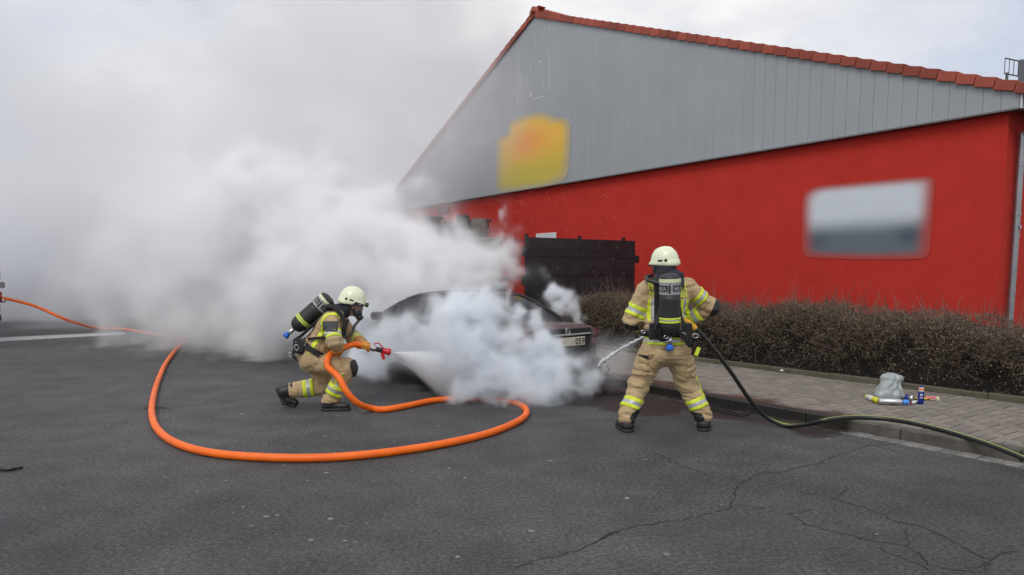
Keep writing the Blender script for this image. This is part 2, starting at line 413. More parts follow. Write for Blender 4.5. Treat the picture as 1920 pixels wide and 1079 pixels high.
# storm drain in the gutter
M_IRON = mat('wet_cast_iron', (.03, .028, .028), .28, metal=.6, var=.3, vscale=30)
dg = gnd(1372, 772); dr = empty('storm_drain', (dg.x, dg.y, 0), STREET_ROT, 'dark iron storm drain grate in the wet gutter beside the kerb', 'drain')
fr = MB()
for lo, hi in (((-.27, -.19, -.02), (.27, -.165, .014)), ((-.27, .165, -.02), (.27, .19, .014)), ((-.27, -.164, -.02), (-.245, .164, .014)), ((.245, -.164, -.02), (.27, .164, .014))): fr.box(lo, hi, bev=.003)
fr.build('drain_frame', M_IRON, dr)
pit = MB(); pit.box((-.245, -.165, .001), (.245, .165, .003)); pit.build('pit_shade', mat('drain_black', (.004, .004, .004), .9), dr)  # flat black sheet, its colour stands in for the shade below the bars
br = MB(); br.box((-.014, -.164, .003), (.014, .164, .013), bev=.003); br_me = br.mesh('grate_bar')
for k in range(9): link_mesh('grate_bar', br_me, M_IRON, dr, loc=(-.216 + k * .054, 0, 0))
# pale trodden spots and grit on the asphalt
q = MB(); sr = random.Random(21); so_ = gnd(620, 930)
for k in range(95):
    u, v = (sr.gauss(640, 190), sr.uniform(800, 1075)) if k < 58 else (sr.uniform(60, 1850), sr.uniform(700, 1075))
    p = gnd(u, v)
    if Vector(p).dot(Vector(NV)) > KERB_N - .3: continue
    r_ = .004 + .017 * sr.random() ** 2.5; n = 9; ph0 = sr.uniform(0, 6)
    ring_ = [(p.x - so_.x + r_ * (1 + .3 * math.sin(3 * a + ph0) + sr.uniform(-.15, .15)) * math.cos(a), p.y - so_.y + r_ * (1 + .25 * math.cos(2 * a + ph0)) * math.sin(a), .003) for a in [6.2832 * i / n for i in range(n)]]
    q.add(ring_, [tuple(range(n))])
tag(q.build('pale_spots', mat('trodden_gum', (.21, .21, .205), .8, island_var=.4), road, loc=(so_.x, so_.y, 0)), kind='stuff')
# ------------------------------------------------------------------ the red shop building
def wallpt(u, v, n=WALL_N):
    r = ray(u, v); t = n / (r.x * NV[0] + r.y * NV[1]); p = Vector((0, 0, EYE)) + r * t
    return p.x * DV[0] + p.y * DV[1], p.z          # (along, up)
PN = WALL_N - .14                                   # plane of the cladding
A_COR = wallpt(1873, 500)[0]
A_END, Z_END = wallpt(1913, 170, PN)
A_RDG, Z_RDG = wallpt(1002, 30, PN)
A_LFT, Z_LFT = wallpt(766, 330, PN)
Z_EAVE = wallpt(1400, 286, PN)[1]
sl_r = (Z_RDG - Z_END) / (A_RDG - A_END); sl_l = (Z_RDG - Z_LFT) / (A_LFT - A_RDG)
A_FAR = A_RDG + (Z_RDG - Z_END) / sl_l
def verge(a): return Z_END + (a - A_END) * sl_r if a < A_RDG else Z_RDG - (a - A_RDG) * sl_l
bld = empty('shop_building', W(A_COR, WALL_N, 0), 0, 'long red rendered shop building with grey clad gable and red tiled roof', 'building')
binv = Matrix.Translation(-W(A_COR, WALL_N, 0))
def bb(mb, name, mats, par=bld, **kw):
    mb.v = [tuple(binv @ Vector(v)) for v in mb.v]
    return mb.build(name, mats, par, **kw)
def wbox(mb, a0, a1, n0, n1, z0, z1, m=0, bev=0.0):
    """box in street coordinates"""
    M = Matrix.Translation(W(a0, n0, 0)) @ Matrix.Rotation(STREET_ROT, 4, 'Z')   # local x along, local y = -across
    mb.box((0, -(n1 - n0), z0), (a1 - a0, 0, z1), m, M, bev)
M_RED = mat('red_render', srgb(186, 52, 43), .9, var=.07, vscale=1.6, bump=.55, bscale=55, spec=.2)
w = MB(); wbox(w, A_COR, A_FAR - .3, WALL_N, WALL_N + .3, 0, Z_EAVE + .25); bb(w, 'front_wall', M_RED)
w = MB(); wbox(w, A_COR, A_COR + .3, WALL_N + .3, WALL_N + 26, 0, Z_EAVE + .1); bb(w, 'side_wall', M_RED)
w = MB()                                               # block above, behind the cladding
w.add([W(a, WALL_N - .02, z) for a, z in ((A_COR, Z_EAVE + .02), (A_FAR - .3, Z_EAVE + .02), (A_FAR - .3, verge(A_FAR - .3) - .1), (A_RDG, Z_RDG - .1), (A_COR, verge(A_COR) - .1))], [(0, 1, 2, 3, 4)])
bb(w, 'gable_backing', mat('backing_grey', (.10, .10, .10), .9))  # one even grey behind the boards
pl = MB(); wbox(pl, A_COR - .02, A_FAR, WALL_N - .025, WALL_N - .001, .115, .42); bb(pl, 'plinth', mat('plinth_grey', (.28, .27, .26), .9, var=.2))
# vertical cladding boards, each its own piece
M_CLAD = mat('grey_cladding', srgb(152, 156, 160), .42, var=.05, vscale=.6, obj_var=.015, spec=.45, bump=.03, bscale=4)
PW = .262; a = A_END; k = 0
while a < A_FAR - .05:
    a0, a1 = a + (.0026 if a < A_END + 5 else .001), min(a + PW - (.0026 if a < A_END + 5 else .001), A_FAR)
    pts = [(a0, Z_EAVE), (a1, Z_EAVE)]
    tops = [(a1, verge(a1))] + ([(A_RDG, Z_RDG)] if a0 < A_RDG < a1 else []) + [(a0, verge(a0))]
    poly = pts + tops
    if tops[0][1] > Z_EAVE + .01:
        mb = MB(); n = len(poly); t = .02
        vs = [W(x, PN, z) for x, z in poly] + [W(x, PN + t, z) for x, z in poly]
        mb.add(vs, [tuple(range(n)), tuple(range(n, 2 * n))[::-1]] + [(q, n + q, n + (q + 1) % n, (q + 1) % n) for q in range(n)])
        bb(mb, 'cladding_board', M_CLAD)
    a += PW; k += 1
gb = MB(); gb.add([W(x, PN + .026, z) for x, z in ((A_END, Z_EAVE + .004), (A_FAR, Z_EAVE + .004), (A_FAR, verge(A_FAR) - .02), (A_RDG, Z_RDG - .02), (A_END, verge(A_END) - .02))], [(0, 1, 2, 3, 4)])
bb(gb, 'cladding_rail', mat('joint_dark', (.08, .082, .085), .8))
dp = MB(); wbox(dp, A_END - .01, A_FAR, PN - .025, WALL_N - .002, Z_EAVE - .035, Z_EAVE - .004, bev=.004); bb(dp, 'drip_edge', mat('drip_metal', (.16, .165, .17), .4, metal=.6))
ec = MB(); wbox(ec, A_END - .045, A_END - .012, PN - .01, WALL_N + .05, Z_EAVE - .02, verge(A_END) - .02); bb(ec, 'corner_trim', mat('white_trim', (.6, .61, .62), .5))
# roof slopes
M_TILE = mat('clay_tile', srgb(146, 70, 54), .75, var=.18, vscale=5, obj_var=.24, bump=.15, bscale=30)
M_ROOF = mat('roof_field', srgb(120, 60, 50), .8, var=.2, vscale=3)
rf = MB()
for (aa, za, ab, zb) in ((A_END - .55, verge(A_END) - .55 * sl_r, A_RDG, Z_RDG), (A_RDG, Z_RDG, A_FAR + .5, Z_END - .5 * sl_l)):
    vs = [W(x, n, z + dz) for dz in (.03, .13) for (x, z, n) in ((aa, za, PN + .06), (ab, zb, PN + .06), (ab, zb, WALL_N + 26), (aa, za, WALL_N + 26))]
    rf.add(vs, [(0, 1, 2, 3), (7, 6, 5, 4), (0, 4, 5, 1), (1, 5, 6, 2), (2, 6, 7, 3), (3, 7, 4, 0)])
roof = bb(rf, 'roof', M_ROOF)
sf = MB(); wbox(sf, A_END - .5, A_COR, WALL_N + .06, WALL_N + 26, Z_EAVE + .02, Z_EAVE + .1); bb(sf, 'soffit', mat('soffit_brown', (.12, .06, .045), .8))
gu = MB(); gu.tube([W(A_END - .56, PN + .02, Z_END - .22), W(A_END - .56, WALL_N + 20, Z_END - .22)], .07, 10); bb(gu, 'rain_gutter', mat('zinc', (.33, .35, .37), .42, metal=.8, var=.12, vscale=6))
# verge tiles: a stepped row up each slope
def tile_mesh(L):
    mb = MB(); mb.box((0, -.02, .015), (L + .035, .26, .045), bev=.008); mb.box((.004, -.034, -.12), (L - .010, -.006, .044), bev=.006)
    return mb.mesh('verge_tile')
TL = .315; tme = tile_mesh(TL); ntile = 0
for (a0, sgn, sl) in ((A_END - .55, 1, sl_r), (A_FAR + .5, -1, sl_l)):
    run = abs(A_RDG - a0); ang = math.atan(sl); n = int(run / math.cos(ang) / TL)
    for k in range(n + 1):
        s_ = k * TL * math.cos(ang)
        if s_ > run - .02: break
        x = a0 + sgn * s_; z = verge(x) + .10
        o = link_mesh('verge_tile', tme, M_TILE, bld)
        Mx = Matrix.Translation(W(x, PN - .03, z)) @ Matrix.Rotation(STREET_ROT, 4, 'Z') @ Matrix.Scale(-1, 4, (0, 1, 0)) @ Matrix.Scale(sgn, 4, (1, 0, 0)) @ Matrix.Rotation(-(ang + .0), 4, 'Y') @ Matrix.Rotation(.105 + rnd.uniform(-.012, .012), 4, 'Y')
        o.matrix_local = binv @ Mx; ntile += 1
rc = MB(); rc.tube([W(A_RDG, PN - .06, Z_RDG + .13), W(A_RDG, WALL_N + 26, Z_RDG + .13)], .13, 12); bb(rc, 'ridge_cap', M_TILE, bld)
# downpipe on the side wall
M_ZINC = _mats['zinc']
pa, _ = A_COR - .085, 0
pn = WALL_N + .34
dpipe = MB(); dpipe.tube(catmull([W(A_END - .56, pn, Z_END - .26), W(A_END - .5, pn, Z_END - .42), W(pa - .06, pn, Z_EAVE - .32), W(pa, pn, Z_EAVE - .55), W(pa, pn, 2.2), W(pa, pn, .1)], 5), .052, 14)
dpo = bb(dpipe, 'downpipe', M_ZINC)
for z in (3.35, 2.55, 2.2, 1.3):
    c = MB(); c.tube([W(pa, pn, z), W(pa, pn, z + .04)], .06, 14); bb(c, 'pipe_collar', M_ZINC)
c = MB(); c.tube([W(pa - .05, pn, 2.36), W(pa - .066, pn, 2.36)], .036, 12); bb(c, 'inspection_cap', M_ZINC)
# platform on the roof for the chimney sweep
M_STEEL = mat('grey_steel', (.14, .15, .16), .5, metal=.7)
rp0 = at(1883, 138, 15.5); rp1 = at(1950, 152, 15.5)
pf = MB(); hgt = .31
for z in (0, hgt): pf.tube([rp0 + Vector((0, 0, z)), rp1 + Vector((0, 0, z))], .014, 6)
for k in range(9):
    q = rp0.lerp(rp1, k / 8); pf.tube([q, q + Vector((0, 0, hgt))], .008, 5)
q = rp0.lerp(rp1, .48)
pf.box((-.07, -.02, -.9), (.07, .02, .36), M=Matrix.Translation(q), bev=.03)
for k in (.08, .9):
    q = rp0.lerp(rp1, k); pf.box((-.02, -.02, -.9), (.02, .02, .03), M=Matrix.Translation(q))
bb(pf, 'roof_step_grid', M_STEEL)
# louvre vent and the small white window
va, vz = wallpt(822, 404); vb, vz2 = wallpt(842, 387)
fr = MB(); wbox(fr, vb, va, WALL_N - .02, WALL_N - .001, vz, vz2); vent = bb(fr, 'vent_grille', mat('vent_red', srgb(120, 48, 46), .7))
for k in range(6):
    s_ = MB(); z = vz + .05 + k * (vz2 - vz - .08) / 5.5; wbox(s_, min(va, vb) + .03, max(va, vb) - .03, WALL_N - .04, WALL_N - .021, z, z + .045); o = bb(s_, 'louvre', _mats['vent_red'], vent)
wa, wz = wallpt(1044, 436); wb, _ = wallpt(1007, 436)
fr = MB(); wbox(fr, wa, wb, WALL_N - .05, WALL_N - .001, wz - .8, wz, bev=.01); win = bb(fr, 'window', mat('window_white', (.62, .63, .64), .4))
ps = MB(); wbox(ps, wa + .08, wb - .08, WALL_N - .06, WALL_N - .052, wz - .72, wz - .22); bb(ps, 'pane', mat('window_glass', (.03, .035, .04), .08), win)
# pale glue lines left by a sign that was taken down
M_GLUE = mat('glue_residue', (.55, .56, .56), .7, var=.3, vscale=20)
for seg in ([(971, 84), (973, 150), (970, 195)], [(1002, 70), (1003, 85)], [(1029, 50), (1031, 56)], [(1028, 100), (1031, 125), (1029, 170)], [(970, 195), (979, 195)], [(1000, 187), (1010, 183), (1020, 180)], [(994, 180), (996, 175)], [(986, 155), (987, 166)], [(1018, 150), (1017, 158)], [(977, 140), (978, 170)], [(1010, 115), (1016, 116)], [(995, 118), (995, 130)]):
    mb = MB(); wd = .012 if seg[0] != (994, 180) else .06
    q = [wallpt(u, v, PN) for u, v in seg]
    for (x0, z0), (x1, z1) in zip(q[:-1], q[1:]):
        dx, dz = x1 - x0, z1 - z0; l = math.hypot(dx, dz); px, pz = -dz / l * wd, dx / l * wd
        mb.add([W(x0 + px, PN - .003, z0 + pz), W(x0 - px, PN - .003, z0 - pz), W(x1 - px, PN - .003, z1 - pz), W(x1 + px, PN - .003, z1 + pz)], [(0, 1, 2, 3)])
    bb(mb, 'glue_mark', M_GLUE)
# the two signs: thin panels with a soft print
def soft_sign(name, outline, n, thick, colfn, label, cat):
    P2 = [wallpt(u, v, n) for u, v in outline]
    dens = []
    for i in range(len(P2)):
        p, q = P2[i], P2[(i + 1) % len(P2)]
        for k in range(4): dens.append((p[0] + (q[0] - p[0]) * k / 4, p[1] + (q[1] - p[1]) * k / 4))
    for _ in range(2): dens = [((dens[i - 1][0] + 2 * dens[i][0] + dens[(i + 1) % len(dens)][0]) / 4, (dens[i - 1][1] + 2 * dens[i][1] + dens[(i + 1) % len(dens)][1]) / 4) for i in range(len(dens))]
    xs = [p[0] for p in dens]; zs = [p[1] for p in dens]; cx, cz = (min(xs) + max(xs)) / 2, (min(zs) + max(zs)) / 2
    sc = [1, .97, .93, .88, .82, .75, .66, .55, .42, .28, .14]; nn = len(dens)
    o0 = W(cx, n, cz)
    vs, cols, fs = [], [], []
    for s_ in sc:
        for (x, z) in dens:
            x2, z2 = cx + (x - cx) * s_, cz + (z - cz) * s_
            vs.append(W(x2, n, z2) - o0); cols.append(colfn(1 - (x2 - min(xs)) / (max(xs) - min(xs)), (z2 - min(zs)) / (max(zs) - min(zs)), 1 - s_))
    for r_ in range(len(sc) - 1):
        for k in range(nn): fs.append((r_ * nn + k, r_ * nn + (k + 1) % nn, (r_ + 1) * nn + (k + 1) % nn, (r_ + 1) * nn + k))
    fs.append(tuple((len(sc) - 1) * nn + k for k in range(nn)))
    b0 = len(vs)
    for (x, z) in dens: vs.append(W(x, n + thick, z) - o0); cols.append(cols[0])
    for k in range(nn): fs.append((k, b0 + k, b0 + (k + 1) % nn, (k + 1) % nn))
    m = mat(name + '_print', (1, 1, 1), .6); nt = m.node_tree; at_ = nt.nodes.new('ShaderNodeVertexColor'); at_.layer_name = 'print'
    nt.links.new(at_.outputs[0], nt.nodes['Principled BSDF'].inputs['Base Color'])
    o = pydata(name, vs, fs, m, loc=o0)
    ca = o.data.color_attributes.new('print', 'FLOAT_COLOR', 'POINT')
    ca.data.foreach_set('color', np.array([(*c, 1) for c in cols], np.float32).ravel())
    return tag(o, label, cat)
def lerp3(a, b, t): t = max(0, min(1, t)); t = t * t * (3 - 2 * t); return tuple(x + (y - x) * t for x, y in zip(a, b))
def yel(x, z, e):
    c = lerp3(srgb(196, 178, 70), srgb(232, 182, 62), (z - .15) / .5)
    d = math.hypot((x - .47) / .38, (z - .62) / .3); c = lerp3(srgb(236, 152, 58), c, d)
    return lerp3(srgb(172, 162, 132), c, e / .24)
def gry(x, z, e):
    c = lerp3(srgb(98, 108, 118), srgb(205, 212, 219), (z - .3) / .3)
    c = lerp3(c, srgb(72, 82, 94), max(0, 1 - math.hypot((x - .85) / .16, (z - .28) / .2)) * .9)
    c = lerp3(c, srgb(80, 88, 98), max(0, 1 - math.hypot((x - .14) / .18, (z - .26) / .2)) * .8)
    return lerp3(srgb(172, 62, 54), c, e / .26)
soft_sign('logo_sign', ph([(135, 700), (195, 680), (197, 615), (270, 585), (340, 567), (400, 575), (440, 597), (490, 597), (512, 630), (513, 700), (507, 800), (500, 890), (460, 925), (380, 950), (280, 962), (180, 975), (140, 968), (133, 930), (137, 780)], 880, 0, 2.698), PN - .009, .008, yel,
          'yellow and orange sign fixed to the grey gable cladding', 'sign')
soft_sign('wall_poster', ph([(328, 210), (395, 155), (600, 138), (860, 112), (1080, 95), (1118, 115), (1120, 160), (1105, 340), (1090, 540), (1075, 580), (1030, 592), (720, 595), (370, 585), (328, 560), (328, 380)], 1400, 300, 3.173), WALL_N - .009, .008, gry,
          'pale grey and dark grey panel on the red wall above the hedge', 'sign')
# ------------------------------------------------------------------ fence, yard clutter, hedge
M_STRIP = mat('black_privacy_strip', (.016, .017, .02), .55, var=.35, vscale=6, bump=.2, bscale=8, obj_var=.25)
M_ROD = mat('dark_steel_rod', (.03, .032, .035), .45, metal=.5)
FA, FN1 = None, 11.95
pr = W(0, 0)
def fence_at(u, n):                                    # along value where a sight line at u meets the across value n
    r = ray(u, HORIZON); t = n / (r.x * NV[0] + r.y * NV[1]); return (r.x * DV[0] + r.y * DV[1]) * t
FA = fence_at(1186, FN1)
def u_of(a, n): p = W(a, n); return 960 + F_PX * p.x / p.y
FN0 = FN1
while u_of(FA, FN0) > 987: FN0 -= .02
ZT = 2.36
fen = empty('privacy_fence', W(FA, FN0, .1), 0, 'tall black slatted privacy fence standing behind the hedge', 'fence')
finv = Matrix.Translation(-W(FA, FN0, .1))
def fb(mb, name, m, par=fen):
    mb.v = [tuple(finv @ Vector(v)) for v in mb.v]; return mb.build(name, m, par)
posts = [FN0, FN0 + (FN1 - FN0) * .47, FN0 + (FN1 - FN0) * .90]
for n in posts:
    p = MB(); wbox(p, FA - .03, FA + .03, n - .03, n + .03, .05, ZT + .05, bev=.006); wbox(p, FA - .034, FA + .034, n - .034, n + .034, ZT + .05, ZT + .065); fb(p, 'post', M_ROD)
bays = posts + [FN1]
for i in range(3):
    for k in range(11):
        z1 = ZT - k * .2; z0 = z1 - .206
        if z0 < .15: break
        s_ = MB(); n0, n1 = bays[i] + (.03 if i else -.05 - (.1 if k in (1, 4) else 0)), bays[i + 1] + .028
        seg = 5; t = (-.008 if k % 2 else .004) + rnd.uniform(-.002, .002)
        for q in range(seg):
            x0, x1 = n0 + (n1 - n0) * q / seg, n0 + (n1 - n0) * (q + 1) / seg
            off = -.040 + t + (.003 if q % 2 else 0)
            wbox(s_, FA + off, FA + off + .004, x0 - (.004 if q else 0), x1 + .004, z0 + rnd.uniform(0, .003), z1 - rnd.uniform(0, .002))
        fb(s_, 'slat', M_STRIP)
hb = MB(); wbox(hb, FA - .06, FA + .02, FN1 + .03, FN1 + .16, 1.84, 2.02, bev=.008); fb(hb, 'hinge_block', M_ROD)
# open rod mesh beside it
mf = empty('mesh_fence', W(FA + .25, FN0 - .6, .1), 0, 'open dark rod mesh fence panel at the end of the black screen', 'fence')
fm = Matrix.Translation(-W(FA + .25, FN0 - .6, .1))
def fm_b(mb, name):
    mb.v = [tuple(fm @ Vector(v)) for v in mb.v]; mb.build(name, M_ROD, mf)
for k in range(18):
    n = FN0 - .75 + k * .05
    r_ = MB(); r_.tube([W(FA + .25, n, .12), W(FA + .25, n, 2.36)], .004, 5); fm_b(r_, 'rod')
for z in (.3, .7, 1.1, 1.5, 1.9, 2.3):
    r_ = MB(); r_.tube([W(FA + .24, FN0 - .8, z), W(FA + .24, FN0 + .12, z)], .005, 5); fm_b(r_, 'cross_wire')
r_ = MB(); wbox(r_, FA + .23, FA + .27, FN0 - .83, FN0 - .79, .1, 1.3, bev=.006); fm_b(r_, 'post')
# metal container behind the smoke and the things piled on it
cA, cN0, cN1 = FA + 3.0, 8.3, 11.0
def at_n(u, v, a):                                      # point on the plane along = a
    r = ray(u, v); t = a / (r.x * DV[0] + r.y * DV[1]); return Vector((0, 0, EYE)) + r * t
pL, pR = at_n(798, 440, cA), at_n(940, 440, cA)
nL, nR = pL.x * NV[0] + pL.y * NV[1], pR.x * NV[0] + pR.y * NV[1]; zC = (pL.z + pR.z) / 2 - .06
con = empty('storage_container', W(cA, nL, 0), STREET_ROT - R(90), 'pale grey ribbed metal container half hidden by white smoke', 'container')
M_CONT = mat('container_grey', (.30, .29, .27), .6, var=.2, vscale=4)
lw = nR - nL
cb = MB(); cb.box((0, .03, .16), (lw, 2.3, zC)); cb.build('shell', M_CONT, con)
for k in range(int(lw / .22)):
    s_ = MB(); s_.box((k * .22 + .05, 0, .2), (k * .22 + .15, .028, zC - .09), bev=.01); s_.build('rib', M_CONT, con)
s_ = MB(); s_.box((-.03, -.02, zC - .08), (lw + .03, 2.33, zC + .004), bev=.01); s_.build('top_rail', mat('container_rail', (.22, .22, .21), .6), con)
s_ = MB(); s_.box((0, .0, 0.0), (lw, 2.3, .158)); s_.build('base_rail', _mats['container_rail'], con)
def on_con(u, w_m, d_m, h_m):
    p = at_n(u, 440, cA + .35); return p.x, p.y, zC + .006
M_BLK = mat('black_plastic', (.02, .021, .024), .5, var=.2); M_NAVY = mat('slate_plastic', (.05, .065, .08), .5, var=.2)
M_BRN = mat('weathered_wood', (.13, .085, .05), .85, var=.35, vscale=9); M_SACK = mat('grey_brown_canvas', (.14, .115, .09), .9, var=.35, vscale=5, bump=.5, bscale=9)
def yard_thing(name, u, label, cat):
    p = at_n(u, 440, cA + .4); return empty(name, (p.x, p.y, zC + .005), STREET_ROT - R(90), label, cat)
t = yard_thing('wheelie_bin', 810, 'black bin standing at the left end of the container top', 'bin')
s_ = MB(); s_.lathe([(.19, 0), (.24, .42), (.245, .43)], 4, M=Matrix.Rotation(R(45), 4, 'Z'), smooth=False); s_.build('tub', M_BLK, t)
s_ = MB(); s_.box((-.2, -.2, .43), (.2, .2, .48), bev=.02); s_.build('lid', M_BLK, t)
s_ = MB(); s_.box((-.22, -.25, .4), (.22, -.2, .44), bev=.01); s_.build('handle', M_BLK, t)
t = yard_thing('plastic_tub', 838, 'slate blue plastic tub with lid on the container', 'tub')
s_ = MB(); s_.box((-.28, -.2, 0), (.28, .2, .32), bev=.03); s_.build('tub', M_NAVY, t)
s_ = MB(); s_.box((-.1, -.1, .322), (.14, .1, .38), bev=.02); s_.build('lid', M_NAVY, t)
t = yard_thing('wooden_crate', 854, 'small brown wooden crate between the tub and the barrel', 'crate')
for k in range(4):
    s_ = MB(); s_.box((-.13, -.14, .01 + k * .085), (.13, -.12, .085 + k * .085), bev=.004); s_.build('plank', M_BRN, t)
s_ = MB(); s_.box((-.13, -.118, 0), (.13, .14, .345)); s_.build('box', M_BRN, t)
t = yard_thing('barrel', 868, 'tall black barrel standing on the container beside the brown sack', 'barrel')
s_ = MB(); s_.lathe([(.16, 0), (.175, .02), (.18, .2), (.17, .21), (.18, .22), (.18, .42), (.165, .5), (.15, .52)], 20); s_.build('drum', M_BLK, t)
s_ = MB(); s_.lathe([(.155, .521), (.16, .53), (.155, .56)], 20); s_.build('lid', M_NAVY, t)
t = yard_thing('canvas_sack', 893, 'bulky grey brown sack slumped on the container', 'sack')
s_ = MB(); s_.lathe([(.22, 0), (.3, .06), (.31, .2), (.28, .36), (.2, .46), (.1, .5), (.02, .5)], 18)
s_.v = [(x * (1 + .1 * math.sin(5 * math.atan2(y, x) + z * 9)), y, z + .02 * math.sin(7 * x)) for x, y, z in s_.v]; s_.build('sack_body', M_SACK, t)
s_ = MB(); s_.tube([(.16, -.05, .42), (.22, -.08, .49), (.28, -.04, .44)], .02, 6); s_.build('tied_corner', M_SACK, t)
t = yard_thing('stool', 913, 'black stool with round disc seat at the container end', 'stool')
s_ = MB(); s_.lathe([(.13, .43), (.15, .45), (.13, .475)], 18); s_.build('seat', M_BLK, t)
for k in range(3):
    s_ = MB(); an = k * 2.09; s_.tube([(.03 * math.cos(an), .03 * math.sin(an), .43), (.12 * math.cos(an), .12 * math.sin(an), 0)], .014, 6); s_.build('leg', M_BLK, t)
# black pipes and crate behind the mesh fence
t = empty('scrap_pile', W(FA + .9, FN0 - .55, .1), STREET_ROT - R(90), 'heap of black pipes and crates behind the rod mesh fence', 'scrap')
s_ = MB(); s_.box((-.35, -.25, 0), (.5, .35, 1.25), bev=.03); s_.build('crate_block', M_BLK, t)
for k in range(6):
    s_ = MB(); s_.tube(catmull([(-.75 + k * .05, -.3 + k * .09, .7 + .06 * k), (-.1, -.3 + k * .1, 1.42 + .04 * (k % 3)), (.6, -.2 + k * .07, 1.35 + .05 * (k % 2))], 5), .03, 7); s_.build('pipe', M_BLK, t)
s_ = MB(); s_.box((-.8, -.35, 0), (-.38, .3, .98), bev=.04); s_.build('low_crate', M_BLK, t)

# hedge: woody twigs with small dull leaves
def build_hedge():
    h0, h1, n0, n1 = .6, FA - .12, PN1 + .12, 11.35
    hr = np.random.default_rng(11)
    root = empty('hedge', W(h0, (n0 + n1) / 2, .1), 0, 'long low brown hedge with bare twigs in front of the red wall', 'hedge')
    org = np.array(W(h0, (n0 + n1) / 2, .1))
    def top(a, n): return .96 + .06 * np.sin(a * 1.3) + .05 * np.sin(a * 3.1 + n * 2) + .03 * np.sin(a * 7.7 + n * 5) + .012 * (a - 4)
    # added solid core, coloured near black for the shade between leaves and twigs
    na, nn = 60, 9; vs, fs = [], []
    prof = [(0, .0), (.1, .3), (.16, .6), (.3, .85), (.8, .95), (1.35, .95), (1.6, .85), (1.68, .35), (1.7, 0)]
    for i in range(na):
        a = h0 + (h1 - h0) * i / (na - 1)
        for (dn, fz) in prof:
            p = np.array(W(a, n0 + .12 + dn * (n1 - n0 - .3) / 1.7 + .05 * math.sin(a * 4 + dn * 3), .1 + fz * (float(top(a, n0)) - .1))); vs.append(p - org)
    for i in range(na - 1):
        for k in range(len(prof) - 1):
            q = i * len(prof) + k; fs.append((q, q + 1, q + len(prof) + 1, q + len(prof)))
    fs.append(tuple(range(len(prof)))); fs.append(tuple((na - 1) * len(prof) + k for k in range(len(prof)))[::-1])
    pydata('shade_core', vs, fs, mat('hedge_core', (.010, .008, .006), .95, var=.5, vscale=14, bump=1, bscale=22), root)
    def surf(n):
        """points near the hedge's skin with outward direction"""
        a = h0 + (h1 - h0) * hr.random(n) ** .85; which = hr.random(n)
        t = top(a, 0)
        front = which < .5
        dn = np.where(front, hr.random(n) ** 2 * .22, hr.random(n) * (n1 - n0)); 
        rise = np.sqrt(hr.random(n)) 
        zz = np.where(front, .1 + rise * (t - .06), t - hr.random(n) ** 2 * .16 + .02)
        # rounded shoulder
        sh = np.where(front, np.clip((zz - .75) / .3, 0, 1) ** 2 * .22, 0)
        dn = dn + sh
        zz = np.where(~front, zz - np.clip((.25 - dn) / .25, 0, 1) ** 2 * .18, zz)
        ph_ = lambda q, w: np.sin(a * q[0] + w * q[1] + q[2])
        w_ = np.where(front, zz, dn)
        lump = (ph_((4.1, 6.3, .4), w_) + ph_((7.9, -5.2, 2.1), w_) + ph_((13.7, 11.9, 1.2), w_) + .8 * ph_((21.3, -17.7, .9), w_) + .7 * ph_((33.1, 29.0, 3.3), w_)) / 4.5
        dn = dn + np.where(front, -.09 * lump, 0); zz = zz + np.where(front, 0, .06 * lump)
        gone = (lump < -.12) & (hr.random(n) < .72)                     # open pockets between the clumps
        dn = dn + np.where(gone & front, .3, 0); zz = zz - np.where(gone & ~front, .15, 0)
        nn_ = n0 + dn
        p = a[:, None] * DV + nn_[:, None] * NV; p[:, 2] = zz
        out = np.where(front[:, None], -NV[None] + np.array([0, 0, .5]), np.array([0, 0, 1.0]) - .2 * NV[None])
        return p, out, front
    # leaves
    nl = 75000
    p, out, front = surf(nl)
    d = out + hr.normal(0, .8, (nl, 3)); d /= np.linalg.norm(d, axis=1)[:, None]
    s = np.cross(d, hr.normal(0, 1, (nl, 3))); s /= np.linalg.norm(s, axis=1)[:, None]
    L = hr.uniform(.012, .03, nl)[:, None]; wd = L * hr.uniform(.28, .5, nl)[:, None]
    q = p - org
    nrm = np.cross(d, s)
    V = np.stack([q, q + d * L * .5 + s * wd + nrm * L * .12, q + d * L, q + d * L * .5 - s * wd + nrm * L * .12], 1).reshape(-1, 3)
    me = bpy.data.meshes.new('leaves'); me.vertices.add(4 * nl); me.vertices.foreach_set('co', V.astype(np.float32).ravel())
    me.loops.add(4 * nl); me.polygons.add(nl); me.loops.foreach_set('vertex_index', np.arange(4 * nl)); me.polygons.foreach_set('loop_start', np.arange(nl) * 4); me.polygons.foreach_set('loop_total', np.full(nl, 4))
    g = hr.random(nl); zf = np.clip((p[:, 2] - .2) / .8, 0, 1)
    mi = np.where(g < .30, 1, np.where(g < .42, 2, np.where(g < .46, 3, 0))); mi = np.where((~front) & (hr.random(nl) < .6), 0, mi)
    me.polygons.foreach_set('material_index', mi.astype(np.int32)); me.update(calc_edges=True); me.validate()
    lm = [mat('leaf_brown', (.19, .13, .088), .7, island_var=.65, spec=.3), mat('leaf_green', (.09, .09, .042), .5, island_var=.65, spec=.45), mat('leaf_olive', (.16, .135, .065), .6, island_var=.4), mat('leaf_dry', (.27, .19, .13), .8, island_var=.35)]
    tag(link_mesh('leaves', me, lm, root), kind='stuff')
    # twigs, three sided
    nt = 15000
    p, out, front = surf(nt)
    ln = np.where(front, hr.uniform(.05, .2, nt), hr.uniform(.06, .24, nt))
    tall = (~front) & (hr.random(nt) < .075); ln = np.where(tall, hr.uniform(.2, .58, nt), ln); stray = front & (hr.random(nt) < .07); ln = np.where(stray, hr.uniform(.2, .5, nt), ln)
    d = out + hr.normal(0, .75, (nt, 3)); d[tall] = np.array([0, 0, 1]) + hr.normal(0, .38, (tall.sum(), 3)); d /= np.linalg.norm(d, axis=1)[:, None]
